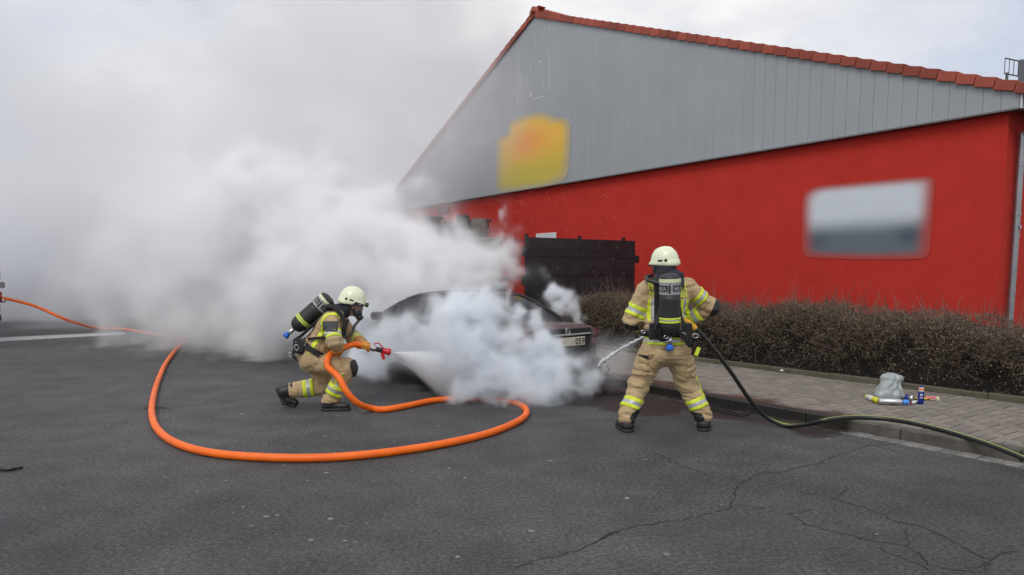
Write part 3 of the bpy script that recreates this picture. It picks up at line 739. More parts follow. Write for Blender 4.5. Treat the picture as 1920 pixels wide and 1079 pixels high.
    bend = hr.normal(0, .16, (nt, 3)) * ln[:, None]
    r0 = np.where(tall, .0042, .0034)
    s = np.cross(d, hr.normal(0, 1, (nt, 3))); s /= np.linalg.norm(s, axis=1)[:, None]; s2 = np.cross(d, s)
    V = []
    b = p - org - d * .04
    for (tt, rr) in ((0, 1.0), (.5, .8), (1.0, .25)):
        c = b + d * ln[:, None] * tt + bend * (tt * tt)
        for k in range(3):
            an = k * 2.094; V.append(c + (s * math.cos(an) + s2 * math.sin(an)) * (r0 * rr)[:, None])
    V = np.stack(V, 1).reshape(-1, 3)
    F = []
    for lv in (0, 1):
        for k in range(3):
            k2 = (k + 1) % 3; F.append([lv * 3 + k, lv * 3 + k2, lv * 3 + 3 + k2, lv * 3 + 3 + k])
    F = (np.array(F)[None] + (np.arange(nt) * 9)[:, None, None]).reshape(-1, 4)
    me = bpy.data.meshes.new('twigs'); me.vertices.add(len(V)); me.vertices.foreach_set('co', V.astype(np.float32).ravel())
    me.loops.add(F.size); me.polygons.add(len(F)); me.loops.foreach_set('vertex_index', F.ravel()); me.polygons.foreach_set('loop_start', np.arange(len(F)) * 4); me.polygons.foreach_set('loop_total', np.full(len(F), 4))
    me.update(calc_edges=True); me.validate()
    tag(link_mesh('twigs', me, mat('twig_bark', (.15, .105, .08), .8, island_var=.35), root), kind='stuff')
build_hedge()
# dead leaves blown against the foot of the hedge
lr = np.random.default_rng(4); q = MB(); lo_ = W(2, PN1 + .1, .12)
for k in range(520):
    a_ = 1.2 + 10.5 * lr.random(); n_ = PN1 + .09 + abs(lr.normal(0, .14)) - (.16 if lr.random() < .12 else 0); z_ = .125 + .025 * lr.random() + (.0 if n_ > PN1 + .08 else .075 if n_ > PN1 else .0)
    c = W(a_, n_, z_) - lo_; s_ = lr.uniform(.012, .03); d1 = Vector(lr.normal(0, 1, 3)); d1.z *= .35; d1.normalize(); d2 = d1.cross(Vector((0, 0, 1)) + Vector(lr.normal(0, .35, 3))).normalized()
    q.add([c - d1 * s_, c + d2 * s_ * .6, c + d1 * s_, c - d2 * s_ * .6], [(0, 1, 2, 3)])
tag(q.build('leaf_litter', mat('litter_leaf', (.17, .11, .065), .85, island_var=.5), loc=lo_), 'dead brown leaves lying along the foot of the hedge', 'leaves', kind='stuff')
# ------------------------------------------------------------------ clothed figures: fields of tapered limbs turned into one skin
class Noise3:
    def __init__(s, seed, n=48):
        s.n = n; s.t = np.random.default_rng(seed).random((n, n, n)).astype(np.float32)
    def __call__(s, P):
        i = np.floor(P).astype(np.int64); f = (P - i).astype(np.float32); f = f * f * (3 - 2 * f); n = s.n
        x0, y0, z0 = i[:, 0] % n, i[:, 1] % n, i[:, 2] % n; x1, y1, z1 = (x0 + 1) % n, (y0 + 1) % n, (z0 + 1) % n
        fx, fy, fz = f[:, 0], f[:, 1], f[:, 2]; t = s.t
        a = t[x0, y0, z0] * (1 - fx) + t[x1, y0, z0] * fx; b = t[x0, y1, z0] * (1 - fx) + t[x1, y1, z0] * fx
        c = t[x0, y0, z1] * (1 - fx) + t[x1, y0, z1] * fx; d = t[x0, y1, z1] * (1 - fx) + t[x1, y1, z1] * fx
        return (a * (1 - fy) + b * fy) * (1 - fz) + (c * (1 - fy) + d * fy) * fz
NZ = Noise3(9)
def limb(P, a, b, ra, rb, flat=None):
    """distance to a tapered capsule; flat = (axis, k) widens it k times along axis"""
    a, b = np.asarray(a, np.float32), np.asarray(b, np.float32); ba = b - a
    Q = P - a; h = np.clip(Q @ ba / max(1e-9, float(ba @ ba)), 0, 1)
    v = Q - h[:, None] * ba
    if flat is not None:
        ax = np.asarray(flat[0], np.float32); ax = ax / np.linalg.norm(ax); c = v @ ax
        v = v - np.outer(c, ax) * (1 - 1 / flat[1])
    return np.sqrt((v * v).sum(1)) - (ra + (rb - ra) * h)
def ellipsoid(P, c, r, M=None):
    Q = P - np.asarray(c, np.float32)
    if M is not None: Q = Q @ np.asarray(M, np.float32)          # columns of M: local axes
    r = np.asarray(r, np.float32); k0 = np.sqrt(((Q / r) ** 2).sum(1)); k1 = np.sqrt(((Q / (r * r)) ** 2).sum(1)) + 1e-9
    return k0 * (k0 - 1) / k1
def smin(a, b, k):
    h = np.clip(.5 + .5 * (b - a) / k, 0, 1); return b + (a - b) * h - k * h * (1 - h)
class Field:
    def __init__(s, k=.04): s.p = []; s.k = k; s.cuts = []; s.fold = 0.0; s.fscale = (9, 9, 20); s.creases = []
    def limb(s, a, b, ra, rb, flat=None, k=None): s.p.append((lambda P: limb(P, a, b, ra, rb, flat), k)); return s
    def ball(s, c, r, M=None, k=None): s.p.append((lambda P: ellipsoid(P, c, r if hasattr(r, '__len__') else (r, r, r), M), k)); return s
    def cut(s, point, normal): s.cuts.append((np.asarray(point, np.float32), np.asarray(normal, np.float32) / np.linalg.norm(normal))); return s
    def __call__(s, P):
        P = np.asarray(P, np.float32); d = None
        for fn, k in s.p:
            e = fn(P); d = e if d is None else smin(d, e, k or s.k)
        if s.fold > 0:
            near = np.abs(d) < .06
            if near.any():
                Q = P[near]; sc = np.asarray(s.fscale, np.float32)
                w = NZ(Q * 4.0 + 7.3) - .5
                n1 = NZ(Q * sc + w[:, None] * 2.5); n2 = NZ(Q * sc * 2.1 + 31.7 + w[:, None] * 2)
                d[near] -= s.fold * ((np.sqrt(np.abs(2 * n1 - 1) + .02) * 1.7 - .95) * .8 + (np.abs(2 * n2 - 1) - .4) * .45)
            for (c, rad, ax, freq, amp) in s.creases:            # bunched cloth round a joint
                Q = P - np.asarray(c, np.float32); r2 = (Q * Q).sum(1) / (rad * rad); m = r2 < 4
                t = Q[m] @ np.asarray(ax, np.float32)
                wv = np.sin(t * freq + 6 * NZ(Q[m] * 7 + 3)); d[m] -= amp * wv * np.exp(-r2[m] * 1.2)
        for pt, nr in s.cuts: d = np.maximum(d, (P - pt) @ nr)
        return d
def surface_nets(field, lo, hi, h):
    lo, hi = np.asarray(lo, np.float32), np.asarray(hi, np.float32)
    n = np.ceil((hi - lo) / h).astype(int) + 1
    # coarse pass, then evaluate the fine grid only near the skin
    ax = [lo[k] + h * np.arange(n[k], dtype=np.float32) for k in range(3)]
    G = np.stack(np.meshgrid(*ax, indexing='ij'), -1)
    st = 4
    Gc = G[::st, ::st, ::st]; dc = field(Gc.reshape(-1, 3)).reshape(Gc.shape[:3])
    F = np.repeat(np.repeat(np.repeat(dc, st, 0), st, 1), st, 2)[:n[0], :n[1], :n[2]].copy()
    near = np.abs(F) < h * st * 2.4
    F[near] = field(G[near])
    sg = F < 0
    c8 = [sg[i:n[0] - 1 + i, j:n[1] - 1 + j, k:n[2] - 1 + k] for i in (0, 1) for j in (0, 1) for k in (0, 1)]
    cnt = sum(c.astype(np.int8) for c in c8); act = (cnt > 0) & (cnt < 8)
    ids = np.full(act.shape, -1, np.int64); I = np.argwhere(act); ids[act] = np.arange(len(I))
    acc = np.zeros((len(I), 3), np.float32); w = np.zeros(len(I), np.float32)
    corner = lambda c: F[I[:, 0] + c[0], I[:, 1] + c[1], I[:, 2] + c[2]]
    for axk in range(3):
        for u in (0, 1):
            for v in (0, 1):
                c0 = [0, 0, 0]; o = [q for q in range(3) if q != axk]; c0[o[0]] = u; c0[o[1]] = v; c1 = list(c0); c1[axk] = 1
                f0, f1 = corner(c0), corner(c1); m = (f0 < 0) != (f1 < 0)
                t = np.where(m, f0 / np.where(m, f0 - f1, 1), 0)
                p = np.tile(np.asarray(c0, np.float32), (len(I), 1)); p[:, axk] = t
                acc[m] += p[m]; w[m] += 1
    V = lo + h * (I + acc / w[:, None])
    faces = []
    for axk in range(3):
        o = [q for q in range(3) if q != axk]
        s0 = [slice(None)] * 3; s1 = [slice(None)] * 3; s0[axk] = slice(0, n[axk] - 1); s1[axk] = slice(1, n[axk])
        ch = sg[tuple(s0)] != sg[tuple(s1)]; flip = sg[tuple(s0)]
        E = np.argwhere(ch); fl = flip[ch]
        ok = (E[:, o[0]] > 0) & (E[:, o[1]] > 0) & (E[:, o[0]] < n[o[0]] - 1) & (E[:, o[1]] < n[o[1]] - 1); E = E[ok]; fl = fl[ok]
        q = []
        for (du, dv) in ((-1, -1), (0, -1), (0, 0), (-1, 0)):
            e = E.copy(); e[:, o[0]] += du; e[:, o[1]] += dv; q.append(ids[e[:, 0], e[:, 1], e[:, 2]])
        q = np.stack(q, 1)
        if axk == 1: fl = ~fl
        q[~fl] = q[~fl][:, ::-1]
        faces.append(q)
    Fc = np.concatenate(faces); Fc = Fc[(Fc >= 0).all(1)]
    return V.astype(np.float64), Fc
def np_mesh(name, V, Fq, mats, parent, smooth=True, mi=None, **kw):
    me = bpy.data.meshes.new(name); me.vertices.add(len(V)); me.vertices.foreach_set('co', np.asarray(V, np.float32).ravel())
    k = Fq.shape[1]
    me.loops.add(Fq.size); me.polygons.add(len(Fq)); me.loops.foreach_set('vertex_index', Fq.astype(np.int32).ravel())
    me.polygons.foreach_set('loop_start', np.arange(len(Fq), dtype=np.int32) * k); me.polygons.foreach_set('loop_total', np.full(len(Fq), k, np.int32))
    me.update(calc_edges=True)
    if smooth: me.polygons.foreach_set('use_smooth', np.ones(len(Fq), bool))
    if mi is not None: me.polygons.foreach_set('material_index', np.asarray(mi, np.int32))
    return link_mesh(name, me, mats, parent, **kw)
def skin(name, field, lo, hi, h, m, parent):
    V, Fq = surface_nets(field, lo, hi, h)
    o = np_mesh(name, V, Fq, m, parent)
    return o, V, Fq
def patch(name, V, Fq, sel, m, parent, off=.004):
    """a piece of cloth sewn on: the faces of a skin picked by sel(points), lifted off it"""
    N_ = np.zeros_like(V); a, b, c, d = (V[Fq[:, k]] for k in range(4)); nf = np.cross(c - a, d - b)
    for k in range(4): np.add.at(N_, Fq[:, k], nf)
    N_ /= np.linalg.norm(N_, axis=1)[:, None] + 1e-12
    keep = sel(V[Fq].mean(1), N_[Fq].mean(1)); f = Fq[keep]
    if len(f) == 0: return None
    used, inv = np.unique(f, return_inverse=True)
    V2 = V[used] + N_[used] * off; f2 = inv.reshape(f.shape); nv = len(V2)
    # turned-in hem
    ed = np.concatenate([f2[:, [k, (k + 1) % 4]] for k in range(4)]); key = np.sort(ed, 1); _, ix, ct = np.unique(key[:, 0] * nv + key[:, 1], return_index=True, return_counts=True)
    be = ed[ix[ct == 1]]
    V3 = np.concatenate([V2, V[used] - N_[used] * .004]); rim = np.stack([be[:, 1], be[:, 0], be[:, 0] + nv, be[:, 1] + nv], 1)
    return np_mesh(name, V3, np.concatenate([f2, rim]), m, parent)
M_YEL = mat('lime_reflective', (.66, .76, .04), .55, var=.15, vscale=25)
M_SIL = mat('silver_reflective', (.42, .43, .43), .38, metal=.25, var=.15, vscale=30)
def ring(name, field, a, b, t0, t1, parent, n=44, off=.005, rows=(0, 0, 1, 1, 0, 0), rmax=.34, arc=None, up=None, r0=.01, mats=None):
    """a band round a limb: looks outwards from the limb's axis for the cloth and lies on it"""
    a, b = Vector(a), Vector(b); ax = (b - a).normalized(); M = basis((0, 0, 0), ax, up or (0, 1, .01)).to_3x3()
    X, Y = np.array(M @ Vector((1, 0, 0))), np.array(M @ Vector((0, 1, 0)))
    ang = np.linspace(0, 2 * math.pi, n, endpoint=False) if arc is None else np.linspace(R(arc[0]), R(arc[1]), n)
    nr = len(rows) + 1; ts = np.linspace(t0, t1, nr); A, B = np.array(a), np.array(b)
    dirs = np.cos(ang)[:, None] * X + np.sin(ang)[:, None] * Y
    cen = A[None] + ts[:, None] * (B - A)[None]
    rr = np.linspace(r0, rmax, 110)
    Pn = cen[:, None, None, :] + dirs[None, :, None, :] * rr[None, None, :, None]
    d = field(Pn.reshape(-1, 3)).reshape(nr, n, len(rr))
    out = d > 0; idx = np.argmax(out, 2); idx[~out.any(2)] = len(rr) - 1; idx = np.maximum(idx, 1)
    I, J = np.indices(idx.shape); d0, d1 = d[I, J, idx - 1], d[I, J, idx]; f = np.clip(d0 / np.where(np.abs(d0 - d1) > 1e-9, d0 - d1, 1), 0, 1)
    rad = rr[idx - 1] + f * (rr[1] - rr[0])
    med = np.median(rad, 1, keepdims=True); rad = np.minimum(rad, med * 1.45)
    V = []
    for o_ in (off, -.006): V.append((cen[:, None, :] + dirs[None] * (rad + o_)[:, :, None]).reshape(-1, 3))
    V = np.concatenate(V); F_, mi = [], []
    wrap = arc is None; cols = n if wrap else n - 1
    for r_ in range(nr - 1):
        for k in range(cols):
            k2 = (k + 1) % n; F_.append((r_ * n + k, r_ * n + k2, (r_ + 1) * n + k2, (r_ + 1) * n + k)); mi.append(rows[r_])
    o2 = nr * n
    for k in range(cols):
        k2 = (k + 1) % n
        F_.append((k2, k, o2 + k, o2 + k2)); mi.append(rows[0]); e = (nr - 1) * n
        F_.append((e + k, e + k2, o2 + e + k2, o2 + e + k)); mi.append(rows[-1])
    return np_mesh(name, V, np.array(F_), mats or [M_YEL, M_SIL], parent, mi=mi)
def decal(name, pts2, faces, origin, ex, ez, ey, field, m, parent, off=.005, smooth=True, mi=None):
    """flat outline (x, z) laid onto the cloth, looking along ey from outside"""
    O, ex, ez, ey = (np.array(q, float) for q in (origin, ex, ez, ey)); p2 = np.array(pts2, float)
    base = O + p2[:, :1] * ex + p2[:, 1:2] * ez
    tt = np.linspace(0, .6, 160)
    d = field((base[:, None] + tt[None, :, None] * ey).reshape(-1, 3)).reshape(len(base), -1)
    ins = d < 0; idx = np.argmax(ins, 1); hit = ins.any(1); tv = tt[idx]; tv[~hit] = np.median(tv[hit]) if hit.any() else 0
    V = base + (tv - off)[:, None] * ey
    me = bpy.data.meshes.new(name); me.from_pydata([tuple(v) for v in V], [], [tuple(f) for f in faces]); me.update()
    if mi is not None: me.polygons.foreach_set('material_index', mi)
    return link_mesh(name, me, m, parent)
def text_outline(s, size):
    cu = bpy.data.curves.new('tmp', 'FONT'); cu.body = s; cu.size = size; cu.resolution_u = 2; cu.offset = size * .018
    ob = bpy.data.objects.new('tmp', cu); C.objects.link(ob)
    dg_ = bpy.context.evaluated_depsgraph_get(); me = bpy.data.meshes.new_from_object(ob.evaluated_get(dg_))
    bm = bmesh.new(); bm.from_mesh(me); bmesh.ops.triangulate(bm, faces=bm.faces[:])
    pts = [(v.co.x, v.co.y) for v in bm.verts]; fs = [tuple(v.index for v in f.verts) for f in bm.faces]
    bm.free(); bpy.data.objects.remove(ob); bpy.data.curves.remove(cu); bpy.data.meshes.remove(me)
    return pts, fs
def ribbon(name, pts, w, t, m, parent, normal_from=None, per=5):
    """a strap: a flat band along a smooth path, its face turned away from normal_from"""
    P_ = catmull(pts, per); nf = Vector(normal_from) if normal_from is not None else Vector((0, 0, 0)); vs, fs = [], []
    for i, p in enumerate(P_):
        d = (P_[min(i + 1, len(P_) - 1)] - P_[max(i - 1, 0)]).normalized(); o_ = (p - nf); o_ = o_ - d * o_.dot(d); o_.normalize(); s_ = d.cross(o_)
        for (a, b) in ((1, 1), (-1, 1), (-1, -1), (1, -1)): vs.append(p + s_ * (w / 2 * a) + o_ * (t / 2 * b))
        if i:
            for k in range(4): fs.append(((i - 1) * 4 + k, (i - 1) * 4 + (k + 1) % 4, i * 4 + (k + 1) % 4, i * 4 + k))
    fs += [(3, 2, 1, 0), tuple(len(vs) - 4 + k for k in range(4))]
    return pydata(name, vs, fs, m, parent)
M_TAN = mat('tan_turnout_cloth', srgb(178, 154, 116), .88, var=.16, vscale=6, bump=.3, bscale=160, sheen=.1)
def add_creases(m, scale=26.0, strength=.75):
    nt = m.node_tree; N, L = nt.nodes, nt.links; b = N['Principled BSDF']; co = N.new('ShaderNodeTexCoord')
    mp = N.new('ShaderNodeMapping'); mp.inputs['Scale'].default_value = (.8, .8, 1.5); L.new(co.outputs['Object'], mp.inputs[0])
    n = N.new('ShaderNodeTexNoise'); n.noise_type = 'RIDGED_MULTIFRACTAL'; n.inputs['Scale'].default_value = scale; n.inputs['Detail'].default_value = 2; n.inputs['Distortion'].default_value = 1.2
    L.new(mp.outputs[0], n.inputs['Vector']); bp = N.new('ShaderNodeBump'); bp.inputs['Strength'].default_value = strength; bp.inputs['Distance'].default_value = .004
    L.new(n.outputs['Fac'], bp.inputs['Height']); old = b.inputs['Normal'].links
    if old: L.new(old[0].from_socket, bp.inputs['Normal'])
    L.new(bp.outputs[0], b.inputs['Normal'])
add_creases(M_TAN)
M_PAD = mat('black_rubber_cloth', (.018, .018, .02), .55, bump=.2, bscale=120)
M_BOOT = mat('black_boot_leather', (.014, .014, .014), .45, bump=.2, bscale=60)
M_HELM = mat('pale_luminous_helmet', srgb(226, 232, 200), .32, coat=.25)
M_NECK = mat('navy_neck_cloth', (.02, .022, .032), .85, bump=.3, bscale=40)
M_SKIN = mat('skin', (.48, .27, .2), .55)
M_GLOV = mat('ochre_leather_glove', srgb(206, 138, 56), .75, var=.2, vscale=14, bump=.2, bscale=80)
M_STRAP = mat('black_webbing', (.015, .015, .016), .7, bump=.2, bscale=200)
M_TANK = mat('black_cylinder_cover', (.02, .02, .022), .5, bump=.15, bscale=120)
M_TGRY = mat('grey_cylinder_sleeve', (.32, .32, .33), .55, var=.1)
M_PALE = mat('pale_luminous_band', srgb(214, 222, 178), .5)
M_BLUE = mat('blue_valve_knob', srgb(40, 100, 200), .4)
M_CHROME = mat('bright_metal', (.6, .6, .6), .25, metal=1.0)
M_VISOR = mat('clear_visor', (.8, .85, .88), .06, trans=.92, alpha=.55)
M_MASK = mat('black_mask_rubber', (.02, .02, .022), .42)
def air_set(parent, top, bot, back_dir, text='MSA'):
    """breathing air cylinder from its bottom (valve) to its top; back_dir points away from the wearer"""
    top, bot = Vector(top), Vector(bot); ax = (top - bot); Lh = ax.length; bd = Vector(back_dir)
    Mx = basis(bot, ax, bd); r = .098
    cov = MB(); cov.lathe([(.0, 0), (.03, .003), (.062, .018), (.086, .045), (r, .09), (r + .003, .11), (r, .14), (r + .002, Lh * .6), (r, Lh * .69)], 32, M=Mx)
    cyl = cov.build('air_cylinder', M_TANK, parent)
    sl = MB(); sl.lathe([(r + .003, Lh * .69), (r + .004, Lh * .70), (r + .003, Lh * .885)], 32, M=Mx, caps=False); sl.build('sleeve', M_TGRY, cyl)
    sl = MB(); sl.lathe([(r + .006, Lh * .885), (r + .007, Lh * .9), (r + .006, Lh * .945)], 32, M=Mx, caps=False); sl.build('luminous_band', M_PALE, cyl)
    sl = MB(); sl.lathe([(r + .002, Lh * .945), (r, Lh * .97), (.08, Lh * 1.0), (.05, Lh * 1.025), (0, Lh * 1.03)], 32, M=Mx, caps=False); sl.build('cylinder_cap', M_TANK, cyl)
    for (f0, f1, mt) in ((.235, .265, M_YEL), (.267, .288, M_SIL), (.29, .32, M_YEL)):
        b_ = MB(); b_.lathe([(r + .0035, Lh * f0), (r + .0065, Lh * (f0 + .004)), (r + .0065, Lh * (f1 - .004)), (r + .0035, Lh * f1)], 32, M=Mx, caps=False); b_.build('reflective_band', mt, cyl)
    # lettering round the sleeve: black box, pale letters, and a dark mark beside it
    def wrap(pts, rr, z0, a0): return [Mx @ Vector((rr * math.cos(a0 + x / rr), rr * math.sin(a0 + x / rr), z0 + y)) for x, y in pts]
    pts, fs = text_outline(text, .052); xs = [p[0] for p in pts]; wd = max(xs)
    bx = [(-.012 + (wd + .024) * i / 8, y) for y in (-.01, .05) for i in range(9)]; bf = [(i, i + 1, i + 10, i + 9) for i in range(8)]
    for a0 in (.18, -1.5, 1.9):
        pydata('label_box', wrap(bx, r + .0055, Lh * .76, a0), bf, M_TANK, cyl)
        pydata('lettering', wrap(pts, r + .007, Lh * .76, a0), fs, M_TGRY, cyl)
        mk = [(-.055, -.02), (-.035, -.02), (-.035, .045), (-.045, .075), (-.055, .045)]; pydata('pressure_mark', wrap(mk, r + .006, Lh * .75, a0), [(0, 1, 2, 3, 4)], M_TANK, cyl)
    vb = MB(); vb.lathe([(.018, -.075), (.026, -.07), (.026, -.03), (.02, -.02), (.02, .02)], 12, M=Mx); vb.tube([Mx @ Vector((0, -.06, -.05)), Mx @ Vector((0, .05, -.05))], .013, 8)
    valve = vb.build('cylinder_valve', M_CHROME, parent)
    kn = MB(); kn.lathe([(.012, -.1), (.036, -.135), (.04, -.125), (.032, -.09), (.02, -.074)], 10, M=Mx); kn.build('valve_knob', M_BLUE, valve)
    bp = MB(); bp.box((-.125, -.13, -.06), (-.103, .13, Lh * .86), M=Mx, bev=.01); bp.build('back_plate', M_STRAP, parent)
    return Mx
def helmet(parent, c, fwd, up, K=1.0):
    c, f, u = Vector(c), Vector(fwd).normalized(), Vector(up); s = u.cross(f).normalized(); u = f.cross(s).normalized()
    M3 = np.array([[f.x, s.x, u.x], [f.y, s.y, u.y], [f.z, s.z, u.z]])
    ctr = np.array(c); L = lambda x, y, z: c + (f * x + s * y + u * z) * K; kt = lambda *a: tuple(x * K for x in a)
    fd = Field(.03); fd.ball(ctr, kt(.168, .140, .166), M3)
    fd.ball(np.array(L(.02, 0, -.035)), kt(.178, .138, .045), M3, .03); fd.ball(np.array(L(-.08, 0, -.05)), kt(.1, .13, .06), M3, .03)
    fd.limb(L(.09, 0, .108), L(-.07, 0, .124), .016, .016, k=.03)
    fd.cut(np.array(L(0, 0, -.062)), np.array(-(u * 1.0 + f * -.10)))
    o, V, Fq = skin('helmet', fd, ctr - .24, ctr + .24, .0065, M_HELM, parent)
    # brim edge trim, vents, side screw
    for sd in (-1, 1):
        b_ = MB(); b_.prism([(-.03, -.008), (.02, -.014), (.03, .004), (-.012, .012)], 0, .01, M=Matrix.Translation(L(.01, sd * .133, -.004)) @ basis((0, 0, 0), s * sd, f).to_4x4()); b_.build('vent', M_MASK, o)
        b_ = MB(); b_.lathe([(.0, .014), (.014, .012), (.017, 0)], 12, M=basis(L(-.055, sd * .128, -.002), s * sd, f)); b_.build('side_screw', M_MASK, o)
    return o, L, (f, s, u)
# ------------------------------------------------------------------ firefighter seen from behind
def v3(*a): return np.array(a, np.float32)
def firefighter_back():
    k = gnd(1244, 808)
    root = empty('person', (k.x, k.y, 0), R(0), 'firefighter standing wide legged with his back turned, spraying the car boot', 'person', 'firefighters at the burning car')
    G = 'parent'
    # joints: x right, y away from the viewer, z up
    hipL, hipR = v3(-.115, .0, .84), v3(.115, .0, .84); knL, knR = v3(-.235, .10, .47), v3(.26, .12, .46); anL, anR = v3(-.375, .0, .10), v3(.415, .05, .10)
    pel, chest, nk = v3(0, .0, .90), v3(.015, .035, 1.33), v3(.01, .06, 1.54)
    shL, shR = v3(-.205, .05, 1.43), v3(.235, .05, 1.45); elL, elR = v3(-.335, .06, 1.13), v3(.47, .08, 1.26); wrL, wrR = v3(-.15, .30, 1.02), v3(.22, .24, 1.08)
    lat = (1, 0, 0)
    body = Field(.03)
    body.limb(pel, chest, .12, .13, (lat, 1.35)).limb(chest, nk, .11, .06, (lat, 1.3)).limb(nk, nk + v3(0, .02, .1), .055, .052).ball(nk + v3(-.01, .05, .2), (.078, .1, .118)).ball(nk + v3(-.05, .12, .17), (.02, .03, .03))
    for s_, e_, w_ in ((shL, elL, wrL), (shR, elR, wrR)): body.limb(s_, e_, .055, .045).limb(e_, w_, .045, .032).limb(w_, w_ + (w_ - e_) * .25, .04, .03, k=.02)
    for h_, n_, a_ in ((hipL, knL, anL), (hipR, knR, anR)): body.limb(h_, n_, .085, .06).limb(n_, a_, .058, .042).limb(a_ + v3(0, -.04, -.03), a_ + v3(0, .15, -.06), .042, .035)
    skin('body', body, v3(-.55, -.25, .0), v3(.6, .55, 1.9), .014, M_SKIN, root)
    # trousers
    tr = Field(.05); tr.fold = .017; tr.fscale = (6, 6, 15)
    tr.limb(v3(0, .0, .96), v3(0, .0, .80), .155, .14, (lat, 1.32))
    for h_, n_, a_ in ((hipL, knL, anL), (hipR, knR, anR)):
        tr.limb(h_ + v3(0, 0, -.02), n_, .140, .104).limb(n_, a_ + v3(0, 0, .05), .104, .092); d_ = a_ - n_
        tr.creases.append((n_, .2, (.35, 0, 1), 62, .007)); tr.creases.append((a_ + v3(0, 0, .1), .14, (.2, .2, 1), 85, .007))
    tr.limb(v3(-.06, -.09, .8), v3(-.03, -.07, .88), .07, .06).limb(v3(.06, -.09, .8), v3(.03, -.07, .88), .07, .06)
    tr.cut(v3(0, 0, .085), v3(0, 0, -1)); tr.cut(v3(0, 0, 1.0), v3(0, 0, 1))
    trF = tr
    o, V, Fq = skin('trousers', tr, v3(-.62, -.3, .04), v3(.66, .4, 1.02), .0066, M_TAN, root)
    for h_, n_, a_ in ((hipL, knL, anL), (hipR, knR, anR)): ring('reflective_band', tr, n_, a_, .40, .68, root, rmax=.2)
    # cargo pockets, ankle guards, side piping
    patch('cargo_pocket', V, Fq, lambda c, n: (n[:, 0] < -.15) & (c[:, 2] > .58) & (c[:, 2] < .80) & (c[:, 0] < -.19) & (c[:, 1] > -.14) & (c[:, 1] < .12), M_TAN, root, .012)
    patch('cargo_pocket', V, Fq, lambda c, n: (n[:, 0] > .1) & (c[:, 2] > .56) & (c[:, 2] < .77) & (c[:, 0] > .2) & (c[:, 1] > -.13) & (c[:, 1] < .12), M_TAN, root, .012)
    patch('pocket_tab', V, Fq, lambda c, n: (n[:, 0] < -.1) & (np.abs(c[:, 2] - .775) < .014) & (c[:, 0] < -.19) & (c[:, 1] > -.12) & (c[:, 1] < -.02), M_PAD, root, .016)
    patch('ankle_guard', V, Fq, lambda c, n: (c[:, 2] < .17 - (c[:, 0] + .375) * -.6) & (n[:, 0] > .25) & (c[:, 0] < 0), M_PAD, root, .005)
    patch('ankle_guard', V, Fq, lambda c, n: (c[:, 2] < .19) & (n[:, 0] < -.2) & (c[:, 0] > 0), M_PAD, root, .005)
    patch('side_piping', V, Fq, lambda c, n: (n[:, 0] > .55) & (np.abs(n[:, 1] + .35) < .12) & (c[:, 2] < .62) & (c[:, 2] > .28) & (c[:, 0] > .2), M_YEL, root, .004)
    # boots
    for a_, out_ in ((anL, -.25), (anR, .45)):
        b_ = Field(.03); t_ = a_ + v3(out_ * .16, .17, -.055); b_.limb(a_ + v3(0, 0, .06), a_ + v3(0, -.01, -.03), .072, .066).limb(a_ + v3(0, -.035, -.045), t_, .056, .05, (lat, 1.05))
        b_.cut((0, 0, .008), (0, 0, -1)); bo, bv, bf = skin('boot', b_, a_ - .22, a_ + v3(.25, .32, .2), .008, M_BOOT, root)
        so = Field(.02); so.limb(v3(a_[0], a_[1] - .045, .015), v3(t_[0], t_[1], .015), .062, .057); so.cut((0, 0, .03), (0, 0, 1)); so.cut((0, 0, .0), (0, 0, -1)); skin('sole', so, a_ - .22, a_ + v3(.25, .34, .2), .008, M_PAD, bo)
    # jacket
    jk = Field(.055); jk.fold = .015; jk.fscale = (8, 8, 11)
    torso = Field(.055); torso.fold = .009; torso.fscale = (8, 8, 11)
    for f_ in (jk, torso):
        f_.limb(v3(0, .0, .90), v3(0, .01, 1.08), .162, .148, (lat, 1.34)).limb(v3(0, .01, 1.08), chest, .148, .15, (lat, 1.32)).limb(chest, v3(.01, .05, 1.46), .148, .11, (lat, 1.45)).limb(shL + v3(.05, 0, .02), shR + v3(-.05, 0, .02), .085, .085)
    for s_, e_, w_ in ((shL, elL, wrL), (shR, elR, wrR)):
        jk.limb(s_, e_, .092, .078).limb(e_, w_, .08, .064); jk.creases.append((e_, .16, tuple((w_ - s_) / np.linalg.norm(w_ - s_)), 75, .007))
        jk.creases.append((s_ + (e_ - s_) * .55, .14, tuple((e_ - s_) / np.linalg.norm(e_ - s_)), 70, .005))
    jk.creases.append((v3(0, -.15, 1.0), .25, (.1, 0, 1), 60, .005))
    for f_ in (jk, torso): f_.cut(v3(0, 0, .865), v3(0, .06, -1))
    jo, JV, JF = skin('jacket', jk, v3(-.55, -.32, .80), v3(.68, .5, 1.62), .0066, M_TAN, root)
    ring('reflective_band', torso, v3(0, .0, .84), v3(0, .0, 1.14), .18, .47, root, n=60, rmax=.36)
    ring('reflective_band', jk, shL, elL, .52, .86, root, rmax=.17); ring('reflective_band', jk, shR, elR, .30, .62, root, rmax=.17); ring('reflective_band', jk, elR, wrR, .34, .70, root, rmax=.15)
    patch('elbow_pad', JV, JF, lambda c, n: (((c - (elR + v3(.04, -.01, -.02))) ** 2).sum(1) < .12 ** 2) & ((c - elR) @ v3(.9, -.25, -.35) > .022), M_PAD, root, .006)
    patch('elbow_pad', JV, JF, lambda c, n: (((c - (elL + v3(-.03, .03, -.05))) ** 2).sum(1) < .115 ** 2) & (c[:, 2] < 1.1), M_PAD, root, .006)
